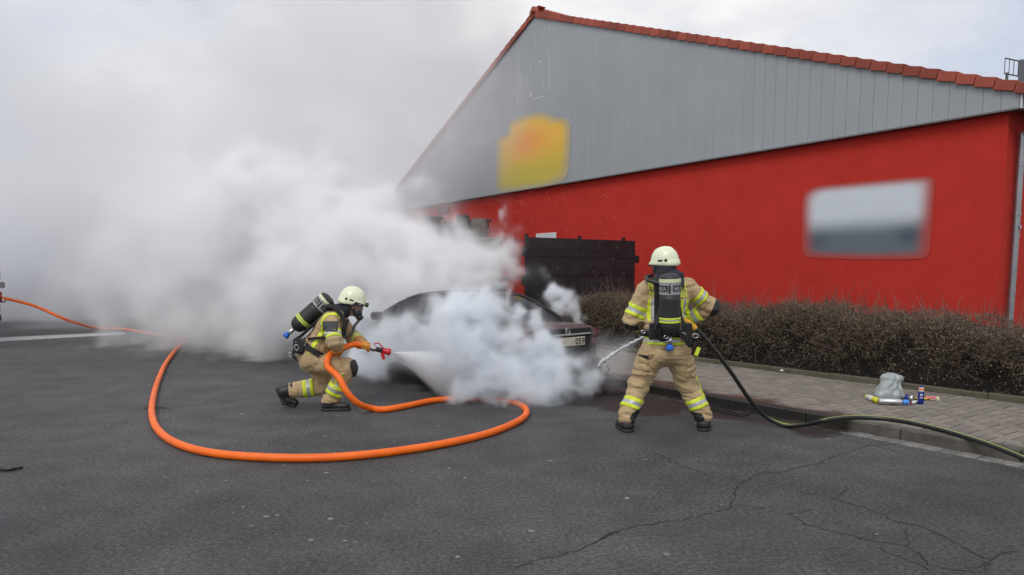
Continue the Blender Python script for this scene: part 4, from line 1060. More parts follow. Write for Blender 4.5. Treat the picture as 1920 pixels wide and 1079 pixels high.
    # writing and strips on the back
    for s2, x, z in (('FEUERWEHR', None, 1.44), ('GEN', .085, 1.365), ('H', -.185, 1.365)):
        pts, fs = text_outline(s2, .095); xs = [p[0] for p in pts]; w0 = max(xs)
        if x is None: sc = .385 / w0; pts = [(p[0] * sc - .195, p[1]) for p in pts]
        else: sc = .105 / w0 if len(s2) > 1 else .9; pts = [(p[0] * sc + x, p[1]) for p in pts]
        decal('back_lettering', pts, fs, (0, -.42, z), (1, 0, 0), (0, 0, 1), (0, 1, 0), jk, M_YEL, root, off=.012)
    for (x0, x1) in ((-.195, -.105), (.12, .215)):
        g, f_, mi = [], [], []
        nx, nz = 6, 12
        for j in range(nz + 1):
            for i in range(nx + 1): g.append((x0 + (x1 - x0) * i / nx, 1.13 + .215 * j / nz))
        for j in range(nz):
            for i in range(nx): q = j * (nx + 1) + i; f_.append((q, q + 1, q + nx + 2, q + nx + 1)); mi.append(1 if i in (2, 3) else 0)
        decal('back_strip', g, f_, (0, -.42, 0), (1, 0, 0), (0, 0, 1), (0, 1, 0), jk, [M_YEL, M_SIL], root, off=.009, mi=mi)
    # gloves, mostly in front of him, closed round the nozzle
    for w_, e_, sd in ((wrL, elL, -1), (wrR, elR, 1)):
        d_ = (w_ - e_) / np.linalg.norm(w_ - e_); gl = Field(.012); pc = w_ + d_ * .07
        gl.limb(w_ - d_ * .02, pc, .044, .045, (lat, 1.1))
        for q in range(4):
            b0 = pc + v3(0, 0, .03 - q * .02); b1 = b0 + d_ * (.045 - .004 * abs(q - 1)); b2 = b1 + v3(-sd * .04, .0, -.005); gl.limb(b0, b1, .012, .011).limb(b1, b2, .011, .01)
        gl.limb(w_ + d_ * .03, pc + v3(-sd * .03, .01, .05), .016, .012)
        skin('glove', gl, pc - .16, pc + .16, .006, M_PAD, root)
    # collar, neck guard, helmet
    cl = Field(.03); cl.fold = .008; cl.limb(nk + v3(0, -.01, -.06), nk + v3(-.005, .01, .1), .098, .092, (lat, 1.12)).ball(nk + v3(.075, -.03, .04), (.095, .06, .055)).ball(nk + v3(-.06, -.03, .0), (.09, .06, .05)); cl.cut(nk + v3(0, 0, .14), (0, 0, 1))
    skin('neck_guard', cl, nk - .24, nk + .24, .008, M_NECK, root)
    co = Field(.02); co.limb(nk + v3(-.08, -.05, -.05), nk + v3(.1, -.05, -.05), .05, .05); skin('collar', co, nk - .24, nk + .24, .008, M_TAN, root)
    ho, L, (f, s, u) = helmet(root, nk + v3(-.01, .05, .195), (-.86, .5, -.06), (-.04, -.05, 1), .84)
    b_ = MB(); b_.box((-.025, -.02, -.02), (.03, .02, .02), M=basis(L(.165, 0, -.04), u, f), bev=.006); b_.build('helmet_lamp', M_MASK, ho)
    st = MB(); st.tube([L(.02, .115, -.06), L(.05, .085, -.14), L(.06, 0, -.18), L(.05, -.085, -.14), L(.02, -.115, -.06)], .008, 6); st.build('chin_strap', M_STRAP, ho)
    ms = Field(.02); ms.ball(np.array(L(.085, 0, -.1)), (.06, .07, .085), np.array([[f.x, s.x, u.x], [f.y, s.y, u.y], [f.z, s.z, u.z]])); skin('face_mask', ms, np.array(L(.085, 0, -.1)) - .14, np.array(L(.085, 0, -.1)) + .14, .008, M_MASK, root)
    # breathing set
    air_set(root, (-.025, -.255, 1.585), (-.005, -.215, .985), (0.0, -1, .06))
    S = lambda nm, pts, w_, c_=(0, 0, 1.2): ribbon(nm, pts, w_, .008, M_STRAP, root, c_)
    S('shoulder_strap', [(-.11, -.12, 1.47), (-.13, -.02, 1.55), (-.15, .1, 1.52), (-.16, .2, 1.38)], .06); S('shoulder_strap', [(.12, -.12, 1.47), (.14, -.02, 1.555), (.15, .1, 1.54), (.16, .2, 1.4)], .06)
    S('harness_strap', [(-.09, -.2, 1.28), (-.13, -.205, 1.15), (-.16, -.21, 1.06), (-.10, -.235, .99)], .045); S('harness_strap', [(.075, -.215, 1.3), (.1, -.215, 1.18), (.13, -.225, 1.08), (.08, -.25, 1.0)], .035)
    wb = ring('waist_belt', torso, v3(0, 0, .84), v3(0, 0, 1.14), .44, .66, root, n=60, rmax=.36, off=.02, rows=(0, 0), mats=[M_STRAP])
    S('belt_tail', [(.1, -.25, 1.0), (.15, -.245, .95), (.2, -.23, .9), (.24, -.2, .905)], .055); S('belt_tail', [(-.02, -.25, .99), (-.08, -.25, .955), (-.12, -.245, .98)], .05)
    hp = MB(); hp.box((-.055, -.012, -.11), (.055, .02, .06), M=basis((-.155, -.2, 1.06), (0, -.1, 1), (1, .3, 0)), bev=.025); hp.build('hip_pad', M_STRAP, root)
    hp = MB(); hp.box((-.05, -.012, -.11), (.05, .02, .06), M=basis((.165, -.2, 1.06), (0, -.1, 1), (1, -.3, 0)), bev=.025); hp.build('hip_pad', M_STRAP, root)
    for (x, z, r_) in ((-.05, .985, .022), (.12, 1.005, .026), (.255, .99, .03), (-.26, 1.03, .02)):
        t_ = [(x + r_ * math.cos(a), -.275 + abs(x) * .35, z + r_ * .7 * math.sin(a)) for a in np.linspace(0, 6.283, 15)]; b_ = MB(); b_.tube(t_, .005, 6, caps=False); b_.build('buckle', M_CHROME, root)
    b_ = MB(); b_.tube(catmull([(.27, -.14, .97), (.285, -.15, .9), (.275, -.15, .85)], 4), .008, 6); b_.build('lanyard', M_STRAP, root)
    b_ = MB(); b_.box((-.02, -.008, -.05), (.02, .008, .04), M=Matrix.Translation((.285, -.16, .835)) @ Matrix.Rotation(.35, 4, 'Y'), bev=.006); b_.build('yellow_tag', M_YEL, root)
    b_ = MB(); b_.tube(catmull([(-.1, -.16, 1.5), (-.2, -.12, 1.53), (-.2, .02, 1.56), (-.12, .14, 1.58)], 5), .02, 8); b_.build('air_hose', M_MASK, root)
    return root
ff_back = firefighter_back()

# ------------------------------------------------------------------ firefighter crouching in profile
def firefighter_crouching():
    k = gnd(611, 767)
    yaw = R(6)
    root = empty('person', (k.x, k.y, 0), yaw, 'crouching firefighter in profile directing the orange hose at the car', 'person', 'firefighters at the burning car')
    # x forward, y away from the viewer (his left), z up
    hipR, hipL = v3(-.12, -.10, .60), v3(-.12, .11, .60); knR, knL = v3(.275, -.14, .50), v3(.02, .17, .25); anR, anL = v3(.065, -.11, .12), v3(-.46, .15, .20)
    pel, chest, nk = v3(-.14, 0, .63), v3(.07, 0, .98), v3(.20, 0, 1.13)
    shR, shL = v3(.105, -.20, 1.06), v3(.14, .19, 1.06); elR, elL = v3(.165, -.35, .83), v3(.31, .24, .82); wrR, wrL = v3(.18, -.22, .745), v3(.42, .09, .765)
    lat = (0, 1, 0)
    body = Field(.03); hd = v3(.335, 0, 1.225)
    body.limb(pel, chest, .12, .13, (lat, 1.35)).limb(chest, nk, .11, .06, (lat, 1.25)).limb(nk, hd + v3(-.03, 0, -.06), .055, .055).ball(hd, (.098, .078, .118)).ball(hd + v3(.1, 0, -.035), (.03, .018, .03), k=.02).ball(hd + v3(.06, 0, -.09), (.04, .045, .035)).ball(hd + v3(-.005, -.078, -.02), (.022, .012, .032), k=.01)
    for s_, e_, w_ in ((shL, elL, wrL), (shR, elR, wrR)): body.limb(s_, e_, .055, .045).limb(e_, w_, .045, .032).limb(w_, w_ + (w_ - e_) * .2, .036, .03, k=.02)
    for h_, n_, a_ in ((hipL, knL, anL), (hipR, knR, anR)): body.limb(h_, n_, .085, .06).limb(n_, a_, .058, .042)
    body.limb(anR + v3(-.03, 0, -.04), anR + v3(.16, 0, -.07), .04, .034).limb(anL, anL + v3(.03, 0, -.13), .042, .036)
    skin('body', body, v3(-.62, -.5, .0), v3(.62, .45, 1.5), .014, M_SKIN, root)
    tr = Field(.05); tr.fold = .017; tr.fscale = (11, 6, 10)
    tr.limb(v3(-.13, 0, .72), v3(-.125, 0, .58), .165, .165, (lat, 1.22))
    for h_, n_, a_, e in ((hipL, knL, anL, .0), (hipR, knR, anR, .0)):
        tr.limb(h_, n_, .142, .112).limb(n_, a_, .108, .095); ax_ = (a_ - n_) / np.linalg.norm(a_ - n_)
        tr.creases.append((n_ * .8 + h_ * .2, .18, tuple((n_ - h_) / np.linalg.norm(n_ - h_)), 62, .007)); tr.creases.append((a_ * .8 + n_ * .2, .14, tuple(ax_), 80, .007))
    axL = (anL - knL) / np.linalg.norm(anL - knL)
    tr.cut(v3(0, 0, .10), v3(0, 0, -1)); tr.cut(anL + axL * -.02, axL * 1.0 + v3(0, 0, 0)); tr.cut(v3(-.1, 0, .78), v3(-.4, 0, 1))
    o, V, Fq = skin('trousers', tr, v3(-.64, -.4, .04), v3(.5, .42, .84), .0066, M_TAN, root)
    ring('reflective_band', tr, knR, anR, .50, .80, root, rmax=.19); ring('reflective_band', tr, knL, anL, .36, .62, root, rmax=.19)
    patch('knee_pad', V, Fq, lambda c, n: (((c - (knR + v3(.05, 0, -.06))) ** 2).sum(1) < .16 ** 2) & ((c - knR) @ v3(.97, 0, .2) > .055), M_PAD, root, .008)
    patch('side_stripe', V, Fq, lambda c, n: (n[:, 1] < -.45) & (c[:, 1] < -.12) & (np.abs((c[:, 0] - .21) + (.43 - c[:, 2]) * .36) < .035) & (c[:, 2] < .46) & (c[:, 2] > .29), M_YEL, root, .005)
    patch('side_stripe', V, Fq, lambda c, n: (n[:, 1] < -.45) & (c[:, 1] < -.12) & (np.abs((c[:, 0] - .21) + (.43 - c[:, 2]) * .36) < .015) & (c[:, 2] < .46) & (c[:, 2] > .29), M_SIL, root, .0075)
    patch('thigh_pocket', V, Fq, lambda c, n: (n[:, 1] < -.35) & (c[:, 1] < -.1) & (np.abs(c[:, 0] - .04) < .1) & (np.abs(c[:, 2] - .56) < .07), M_TAN, root, .012)
    # boots
    b_ = Field(.03); b_.limb(anR + v3(-.005, 0, .07), anR + v3(-.01, 0, -.04), .078, .07).limb(anR + v3(-.04, 0, -.06), anR + v3(.18, -.01, -.07), .058, .052); b_.cut((0, 0, .012), (0, 0, -1))
    bo, _, _ = skin('boot', b_, anR - .22, anR + v3(.3, .22, .2), .008, M_BOOT, root)
    so = Field(.02); so.limb(v3(.02, -.11, .016), v3(.25, -.12, .016), .064, .058); so.cut((0, 0, .034), (0, 0, 1)); so.cut((0, 0, 0), (0, 0, -1)); skin('sole', so, v3(-.12, -.24, -.02), v3(.4, .02, .1), .008, M_PAD, bo)
    b_ = Field(.03); b_.limb(anL + v3(.05, 0, .012), anL + v3(-.05, 0, -.01), .085, .075).limb(anL + v3(-.06, 0, -.01), anL + v3(.0, 0, -.115), .062, .056).limb(anL + v3(.0, 0, -.12), anL + v3(.075, 0, -.145), .052, .046); b_.cut((0, 0, .008), (0, 0, -1))
    bo, _, _ = skin('boot', b_, anL - .24, anL + .24, .008, M_BOOT, root)
    so = Field(.02); so.limb(anL + v3(-.115, 0, .02), anL + v3(-.05, 0, -.14), .03, .03, (lat, 1.8)).limb(anL + v3(-.05, 0, -.145), anL + v3(.07, 0, -.18), .026, .022, (lat, 2.0)); so.cut((0, 0, 0), (0, 0, -1)); skin('sole', so, anL - .26, anL + .24, .008, M_PAD, bo)
    # jacket
    jk = Field(.05); torso = Field(.05)
    for f_ in (jk, torso):
        f_.fold = .015; f_.fscale = (10, 8, 8)
        f_.limb(v3(-.155, 0, .60), v3(-.07, 0, .74), .165, .158, (lat, 1.28)).limb(v3(-.07, 0, .74), chest, .158, .155, (lat, 1.3)).limb(chest, v3(.15, 0, 1.06), .15, .11, (lat, 1.5)).limb(shR + v3(0, .06, .0), shL + v3(0, -.06, .0), .09, .09)
    for s_, e_, w_ in ((shL, elL, wrL), (shR, elR, wrR)):
        jk.limb(s_, e_, .098, .084).limb(e_, w_, .082, .066); jk.creases.append((e_, .15, tuple((e_ - s_) / np.linalg.norm(e_ - s_)), 70, .007))
    tax = v3(.085, 0, .14) / np.linalg.norm(v3(.085, 0, .14))
    for f_ in (jk, torso): f_.cut(v3(-.17, 0, .575), -v3(.25, 0, 1)); f_.creases.append((v3(-.05, -.15, .78), .2, tuple(tax), 60, .007))
    jo, JV, JF = skin('jacket', jk, v3(-.48, -.54, .5), v3(.55, .46, 1.28), .0066, M_TAN, root)
    ring('reflective_band', torso, v3(-.19, 0, .56), v3(-.04, 0, .78), .26, .55, root, n=60, rmax=.34)
    ring('reflective_band', jk, shR, elR, .52, .86, root, rmax=.15); ring('reflective_band', jk, elL, wrL, .3, .6, root, rmax=.14)
    patch('shoulder_piping', JV, JF, lambda c, n: (c[:, 1] < -.14) & (np.abs(np.sqrt((c[:, 0] - .13) ** 2 + (c[:, 2] - 1.035) ** 2) - .105) < .011) & (c[:, 2] > 1.0) & (n[:, 1] < .2), M_YEL, root, .005)
    patch('upper_arm_pad', JV, JF, lambda c, n: (c[:, 1] < -.2) & (np.abs(c[:, 0] - .12) < .085) & (c[:, 2] > .945) & (c[:, 2] < 1.06) & (n[:, 1] < -.15), mat('charcoal_pad', (.05, .052, .055), .7, var=.2), root, .006)
    patch('back_strip', JV, JF, lambda c, n: (np.abs((c[:, 0] + .07) - (c[:, 2] - .8) * .62) < .028) & (c[:, 1] < -.10) & (c[:, 2] > .72) & (c[:, 2] < 1.04), M_YEL, root, .005)
    # gloves closed round the hose
    def glove(w_, e_, hc, hdir, sd):
        d_ = (hc - w_) / np.linalg.norm(hc - w_); gl = Field(.012); hd_ = hdir / np.linalg.norm(hdir)
        side = np.cross(hd_, d_); side /= np.linalg.norm(side)
        gl.limb(w_ - d_ * .05, w_ + d_ * .03, .058, .05).limb(w_ + d_ * .02, hc - d_ * .045, .05, .046, (hd_, 1.15))
        rr = .047
        for q in range(4):
            c0 = hc + hd_ * (.038 - q * .026); ln = (.0, .2, .15, -.15)[q]
            prev = c0 - d_ * rr
            for a_ in (50, 105, 160, 205 + 40 * ln):
                an = R(a_); p_ = c0 + (-d_ * math.cos(an) + side * sd * math.sin(an)) * rr; gl.limb(prev, p_, .0125, .0115); prev = p_
        prev = hc + hd_ * .05 - d_ * rr
        for a_ in (-35, -80, -120): an = R(a_); p_ = hc + hd_ * .055 + (-d_ * math.cos(an) + side * sd * math.sin(an)) * rr; gl.limb(prev, p_, .015, .013); prev = p_
        g_, gv, gf = skin('glove', gl, hc - .19, hc + .19, .0055, M_GLOV, root)
        return g_
    glove(wrR, elR, v3(.19, -.15, .70), v3(.5, .25, .83), 1); glove(wrL, elL, v3(.465, .0, .745), v3(.97, -.02, -.22), -1)
    gb_ = Field(.02); ring('glove_cuff', jk, elR, wrR, .80, 1.0, root, rmax=.12, off=.012, rows=(0, 0), mats=[M_GLOV]); ring('glove_cuff', jk, elL, wrL, .8, 1.0, root, rmax=.12, off=.012, rows=(0, 0), mats=[M_GLOV])
    # neck guard, collar, helmet, mask
    cl = Field(.03); cl.fold = .008; cl.limb(v3(.17, 0, 1.12), hd + v3(-.045, 0, -.02), .095, .096).ball(v3(.16, 0, 1.19), (.1, .095, .055)); cl.cut(hd + v3(.01, 0, 0), (1, 0, -.35))
    skin('neck_guard', cl, v3(.0, -.2, 1.0), v3(.45, .2, 1.4), .008, M_NECK, root)
    co = Field(.02); co.fold = .006; co.limb(v3(.14, 0, 1.06), v3(.215, 0, 1.16), .105, .09, (lat, 1.1)); co.cut(v3(.225, 0, 1.17), (.5, 0, .8)); skin('collar', co, v3(-.05, -.2, .9), v3(.4, .2, 1.32), .008, M_TAN, root)
    ho, L, (f, s, u) = helmet(root, hd + v3(.005, 0, .075), (.97, -.06, -.22), (.2, -.03, 1), .92)
    lb = MB(); lb.prism([(-.0, -.028), (.13, -.022), (.13, .014), (.03, .02)], 0, .012, M=basis(L(.03, -.128, -.035), -s, f)); lb.build('lamp_band', M_MASK, ho)
    lm = MB(); lm.lathe([(.022, 0), (.024, .03), (.028, .035), (.028, .055), (.02, .058)], 14, M=basis(L(.155, -.04, -.03), f, u)); lm.box((-.02, -.03, -.03), (.03, .035, .004), M=basis(L(.155, -.04, -.03), f, u), bev=.006); lamp = lm.build('helmet_lamp', mat('dark_bronze_lamp', (.06, .045, .03), .4), ho)
    pts, fs = text_outline('A', .045); Mb = basis(L(.115, -.147, -.042), -s, f)
    pydata('lettering', [Mb @ Vector((x, y, .004)) for x, y in pts], fs, M_TGRY, ho)
    st = MB(); st.tube([L(.0, -.115, -.06), L(.04, -.1, -.13), L(.08, -.06, -.19)], .009, 6); st.build('chin_strap', M_STRAP, ho)
    M3 = np.array([[f.x, s.x, u.x], [f.y, s.y, u.y], [f.z, s.z, u.z]]); mc = np.array(L(.075, 0, -.12))
    vz = Field(.01); vz.ball(mc, (.072, .082, .095), M3); vz.cut(np.array(L(.05, 0, -.12)), np.array(-f)); vz.cut(np.array(L(.1, 0, -.065)), np.array(u))
    mo, _, _ = skin('face_mask', Field(.015).ball(np.array(L(.105, 0, -.16)), (.048, .058, .05), M3).limb(np.array(L(.06, -.075, -.12)), np.array(L(.09, -.06, -.19)), .014, .014).limb(np.array(L(.06, .075, -.12)), np.array(L(.09, .06, -.19)), .014, .014), mc - .16, mc + .16, .007, M_MASK, root)
    skin('visor', vz, mc - .14, mc + .14, .007, M_VISOR, mo)
    rg = MB(); rg.lathe([(.0, 0), (.036, .004), (.042, .02), (.042, .05), (.03, .07), (0, .074)], 16, M=basis(L(.105, -.005, -.185), (f * .75 - u * .65), s)); rg.build('regulator', M_MASK, mo)
    ah = MB(); ah.tube(catmull([L(.14, -.02, -.24), L(.10, -.07, -.33), Vector((.33, -.14, .90)), Vector((.24, -.16, .87)), Vector((.15, -.19, .93))], 6), .016, 8); ah.build('air_hose', M_MASK, root)
    # breathing set on his back
    air_set(root, (.075, -.02, 1.315), (-.34, -.02, .955), (-.62, 0, .78))
    S = lambda nm, pts, w_, c_=(0, 0, .95): ribbon(nm, pts, w_, .008, M_STRAP, root, c_)
    S('shoulder_strap', [(.02, -.13, 1.22), (.12, -.145, 1.225), (.23, -.155, 1.12), (.265, -.165, 1.0), (.22, -.185, .9)], .055, (.1, 0, 1.0))
    S('harness_strap', [(.21, -.215, .89), (.1, -.235, .87), (-.03, -.232, .865), (-.15, -.2, .85)], .034, (0, 0, .87))
    S('harness_strap', [(.3, -.1, 1.07), (.27, -.14, .98), (.26, -.16, .90), (.255, -.15, .85)], .03, (.1, 0, .95))
    ring('waist_belt', torso, v3(-.19, 0, .56), v3(-.04, 0, .78), .62, .82, root, n=60, rmax=.34, off=.018, rows=(0, 0), mats=[M_STRAP])
    S('belt_tail', [(-.3, -.1, .86), (-.22, -.2, .79), (-.1, -.235, .72), (-.02, -.235, .66)], .05, (-.1, 0, .72)); S('belt_tail', [(-.33, -.08, .84), (-.31, -.17, .74), (-.33, -.16, .66), (-.28, -.2, .62)], .05, (-.1, 0, .72))
    hp = MB(); hp.box((-.06, -.025, -.1), (.06, .025, .08), M=basis((-.235, -.205, .78), (.3, 0, 1), (1, -.2, -.3)), bev=.022); hp.build('hip_pad', M_STRAP, root)
    for (x, z, r_) in ((-.27, .76, .032), (-.34, .68, .026), (-.18, .80, .018)):
        t_ = [(x + r_ * .7 * math.cos(a), -.245 + (x + .27) * .2, z + r_ * math.sin(a)) for a in np.linspace(0, 6.283, 15)]; b_ = MB(); b_.tube(t_, .005, 6, caps=False); b_.build('buckle', M_CHROME, root)
    return root, yaw
ff_crouch, FC_YAW = firefighter_crouching()
# ------------------------------------------------------------------ the burning saloon car
def build_car():
    SINK = -.06
    root = empty('burning_car', (.62, 9.36, 0), STREET_ROT + R(6.2), 'burnt dark red saloon car wrapped in white smoke beside the kerb', 'car')
    # local x: forwards along the street from the rear bumper, y: left (away from the kerb), z up
    M_BODY = mat('scorched_red_paint', (.032, .011, .011), .42, col2=(.012, .011, .011), vscale=3.2, bump=.12, bscale=18, coat=.15)
    M_LID = mat('scorched_lid_paint', (.11, .04, .034), .35, col2=(.03, .022, .02), vscale=5, coat=.2)
    M_SOOT = mat('sooty_black', (.009, .009, .009), .7, var=.4, vscale=9, bump=.3, bscale=25)
    M_GLS = mat('smoked_car_glass', (.012, .013, .014), .12, var=.5, vscale=4)
    M_RED_L = mat('red_lamp', (.2, .01, .018), .25, coat=.4); M_DLMP = mat('burnt_lamp', (.05, .006, .01), .25, coat=.3)
    def lerp_tab(t, x): return float(np.interp(x, [q[0] for q in t], [q[1] for q in t]))
    top = [(0, .80), (.04, .90), (.12, .945), (.75, .965), (1.6, .945), (3.25, .945), (3.9, .885), (4.3, .80), (4.5, .70), (4.6, .55)]
    wid = [(0, .74), (.08, .83), (.4, .885), (1.5, .905), (3.2, .905), (4.0, .87), (4.4, .79), (4.6, .60)]
    bot = [(0, .40), (.12, .26), (.5, .22), (4.1, .22), (4.45, .26), (4.6, .34)]
    xs = sorted(set(list(np.linspace(0, 4.6, 58)) + [.04, .08, .12]))
    def section(x):
        zt, w, zb = lerp_tab(top, x), lerp_tab(wid, x), lerp_tab(bot, x); h = zt - zb
        return [(w * .90, zb), (w * .965, zb + .10 * h), (w * .995, zb + .3 * h), (w, zb + .52 * h), (w * .985, zb + .74 * h), (w * .955, zb + .90 * h), (w * .90, zb + .97 * h), (w * .78, zt), (w * .4, zt + .012), (0, zt + .016)]
    def arch(x, z):
        return any((x - cx) ** 2 + (z - .33) ** 2 < .355 ** 2 for cx in (.98, 3.72))
    grids = {}
    half = [section(x) for x in xs]; npn = len(half[0])
    full = [[(y, z) for y, z in s_] + [(-y, z) for y, z in s_[-2::-1]] for s_ in half]; m_ = len(full[0])
    V = [(x, y, z) for x, s_ in zip(xs, full) for y, z in s_]
    groups = {'body_shell': [], 'boot_lid': [], 'bonnet': [], 'front_door_r': [], 'front_door_l': [], 'rear_door_r': [], 'rear_door_l': []}
    for i in range(len(xs) - 1):
        xm = (xs[i] + xs[i + 1]) / 2
        for k in range(m_ - 1):
            q = (i * m_ + k, (i + 1) * m_ + k, (i + 1) * m_ + k + 1, i * m_ + k + 1)
            zm = sum(V[j][2] for j in q) / 4; side = k < 6 or k >= m_ - 7; left = k < m_ / 2
            if side and arch(xm, zm): continue
            if not side and xm < .72: g = 'boot_lid'
            elif not side and xm > 3.3: g = 'bonnet'
            elif side and 1 <= (k if left else m_ - 2 - k) <= 5 and 1.36 < xm < 2.25: g = 'rear_door_l' if left else 'rear_door_r'
            elif side and 1 <= (k if left else m_ - 2 - k) <= 5 and 2.27 < xm < 3.25: g = 'front_door_l' if left else 'front_door_r'
            else: g = 'body_shell'
            groups[g].append(q)
    groups['body_shell'].append(tuple(range(m_))); groups['body_shell'].append(tuple((len(xs) - 1) * m_ + k for k in range(m_))[::-1])
    for g, fs in groups.items():
        used = sorted({j for f in fs for j in f}); mp = {j: i for i, j in enumerate(used)}
        pad = .004 if 'door' in g else 0
        vs = [(V[j][0], V[j][1] * (1 + pad / .9), V[j][2] + (.006 if g in ('boot_lid', 'bonnet') else 0) + SINK) for j in used]
        nm = {'front_door_r': 'door', 'front_door_l': 'door', 'rear_door_r': 'door', 'rear_door_l': 'door'}.get(g, g)
        o = pydata(nm, vs, [tuple(mp[j] for j in f) for f in fs], M_LID if g == 'boot_lid' else M_BODY, root, smooth=(nm != 'body_shell'))
        if nm == 'door':
            cx = sum(v[0] for v in vs) / len(vs); sy = 1 if g.endswith('l') else -1
            h_ = MB(); h_.box((cx - .38, sy * .905 - .015, .72 + SINK), (cx - .2, sy * .905 + .022, .75 + SINK), bev=.008); h_.build('handle', M_SOOT, o)
    # greenhouse
    gt = [(.62, .962), (.86, 1.10), (1.12, 1.235), (1.42, 1.335), (1.75, 1.385), (2.1, 1.395), (2.45, 1.37), (2.75, 1.295), (3.05, 1.16), (3.42, .955)]
    gx = [.62, .70, .86, 1.0, 1.12, 1.27, 1.42, 1.6, 1.75, 1.95, 2.1, 2.3, 2.45, 2.6, 2.75, 2.9, 3.05, 3.25, 3.42]
    G = []
    for x in gx:
        zt = lerp_tab(gt, x); zb = .93; wb = lerp_tab(wid, x) * .93; f = (zt - zb) / (1.395 - zb); wt = wb - .20 * max(0, f) - .02
        row = [(wb, zb), (wb + (wt - wb) * .33, zb + (zt - .05 - zb) * .33), (wb + (wt - wb) * .7, zb + (zt - .05 - zb) * .7), (wt, zt - .045 * max(.15, f)), (wt - .07, zt - .008), (wt * .5, zt + .012), (0, zt + .016)]
        G.append([(x, y, z) for y, z in row] + [(x, -y, z) for y, z in row[-2::-1]])
    mg = len(G[0]); gv = [p for r_ in G for p in r_]
    parts = {'roof': [], 'rear_window': [], 'windscreen': [], 'side_window_l': [], 'side_window_r': [], 'pillar_l': [], 'pillar_r': [], 'pillar_lf': [], 'pillar_rf': [], 'pillar_lm': [], 'pillar_rm': []}
    for i in range(len(gx) - 1):
        xm = (gx[i] + gx[i + 1]) / 2
        for k in range(mg - 1):
            q = (i * mg + k, (i + 1) * mg + k, (i + 1) * mg + k + 1, i * mg + k + 1); kk = k if k < mg // 2 else mg - 2 - k
            if kk >= 4: g = 'rear_window' if xm < 1.36 else ('windscreen' if xm > 2.5 else 'roof')
            elif kk == 3: g = 'roof' if 1.36 < xm < 2.5 else 'pillar'
            elif kk in (1, 2) and (1.15 < xm < 2.2 or 2.3 < xm < 2.95): g = 'side_window_l' if k < mg // 2 else 'side_window_r'
            elif kk == 0 and (1.15 < xm < 2.2 or 2.3 < xm < 3.2): g = 'side_window_l' if k < mg // 2 else 'side_window_r'
            else: g = 'pillar'
            if g == 'pillar': g = 'pillar_' + ('l' if k < mg // 2 else 'r') + ('f' if xm > 2.4 else 'm' if xm > 1.8 else '')
            parts[g].append(q)
    for g, fs in parts.items():
        used = sorted({j for f in fs for j in f}); mp = {j: i for i, j in enumerate(used)}; ins = .008 if 'window' in g or g == 'windscreen' else 0
        vs = [(gv[j][0], gv[j][1] * (1 - ins), gv[j][2] - ins + SINK) for j in used]
        pydata(('side_window' if g[:4] == 'side' else 'pillar' if g[:6] == 'pillar' else g), vs, [tuple(mp[j] for j in f) for f in fs], M_GLS if ins else M_BODY, root, smooth=True)
    for sy in (1, -1):                                   # sooty edge of the rear pillars
        b_ = MB(); b_.tube([(x, sy * (lerp_tab(wid, x) * .93 - .20 * (lerp_tab(gt, x) - .93) / .465 - .03), lerp_tab(gt, x) - .018 + SINK) for x in (.64, .86, 1.12, 1.42, 1.75)], .022, 8); b_.build('window_trim', M_SOOT, root)
    # tail: recessed panel, lamps, strip, plate, bumper
    b_ = MB(); b_.box((-.035, -.60, .62), (.0, .60, .925), bev=.01); b_.build('tail_panel', M_SOOT, root, loc=(0, 0, SINK))
    for sy, mt, nm in ((1, M_RED_L, None), (-1, M_DLMP, 'burnt maroon rear lamp')):
        b_ = MB(); P0 = [(-.03, .56), (-.04, .66), (-.005, .755), (.08, .815), (.25, .845)]
        vs = [(x, sy * (y + .012), z + SINK) for z in (.70, .80, .90) for x, y in P0]; n = len(P0)
        fs = [(r_ * n + k, r_ * n + k + 1, (r_ + 1) * n + k + 1, (r_ + 1) * n + k) for r_ in range(2) for k in range(n - 1)]
        vs += [(x + .05, sy * (y - .05), z) for x, y, z in [(v[0], abs(v[1]), v[2]) for v in vs]]; o_ = 3 * n
        for k in range(n - 1): fs += [(k, k + 1, o_ + k + 1, o_ + k), (2 * n + k, 2 * n + k + 1, o_ + 2 * n + k + 1, o_ + 2 * n + k)]
        fs += [(0, n, o_ + n, o_), (n, 2 * n, o_ + 2 * n, o_ + n)]
        o = pydata('rear_lamp', vs, fs, mt, root, smooth=True)
        if nm: o['label'] = nm
    b_ = MB(); b_.box((-.062, -.56, .835), (-.036, .46, .858), bev=.005); b_.build('chrome_strip', mat('dull_chrome', (.5, .5, .5), .35, metal=.8, var=.2), root, loc=(0, 0, SINK))
    em = MB(); em.tube([(-.05, .042 * math.cos(a) - .12, .895 + .042 * math.sin(a)) for a in np.linspace(0, 6.283, 20)], .006, 6, caps=False)
    for a in (90, 210, 330): em.tube([(-.05, -.12, .895), (-.05, .042 * math.cos(R(a)) - .12, .895 + .042 * math.sin(R(a)))], .004, 5)
    em.build('emblem', _mats['dull_chrome'], root, loc=(0, 0, SINK))
    M_PLATE = mat('sooty_number_plate', (.50, .45, .37), .5, var=.18, vscale=14); M_INK = mat('plate_ink', (.02, .02, .02), .6)
    b_ = MB(); b_.box((-.064, -.44, .695), (-.05, .08, .81), bev=.004); pl = b_.build('number_plate', M_PLATE, root, loc=(0, 0, SINK))
    pts, fs = text_outline('059', .125); x1 = max(p[0] for p in pts)
    pydata('plate_digits', [(-.0665, -.43 + (x1 - p[0]) * .98, .709 + p[1]) for p in pts], [f[::-1] for f in fs], M_INK, pl)
    # bumper, half melted and sagging on the kerb side
    b_ = MB(); n = 26; P1 = []
    for i in range(n + 1):
        t = i / n; y = -.9 + 1.8 * t; cx = .16 * (abs(y) / .9) ** 3 - .09; sag = -.12 * max(0, (-y - .3) / .6) ** 1.5
        P1.append((cx, y, sag))
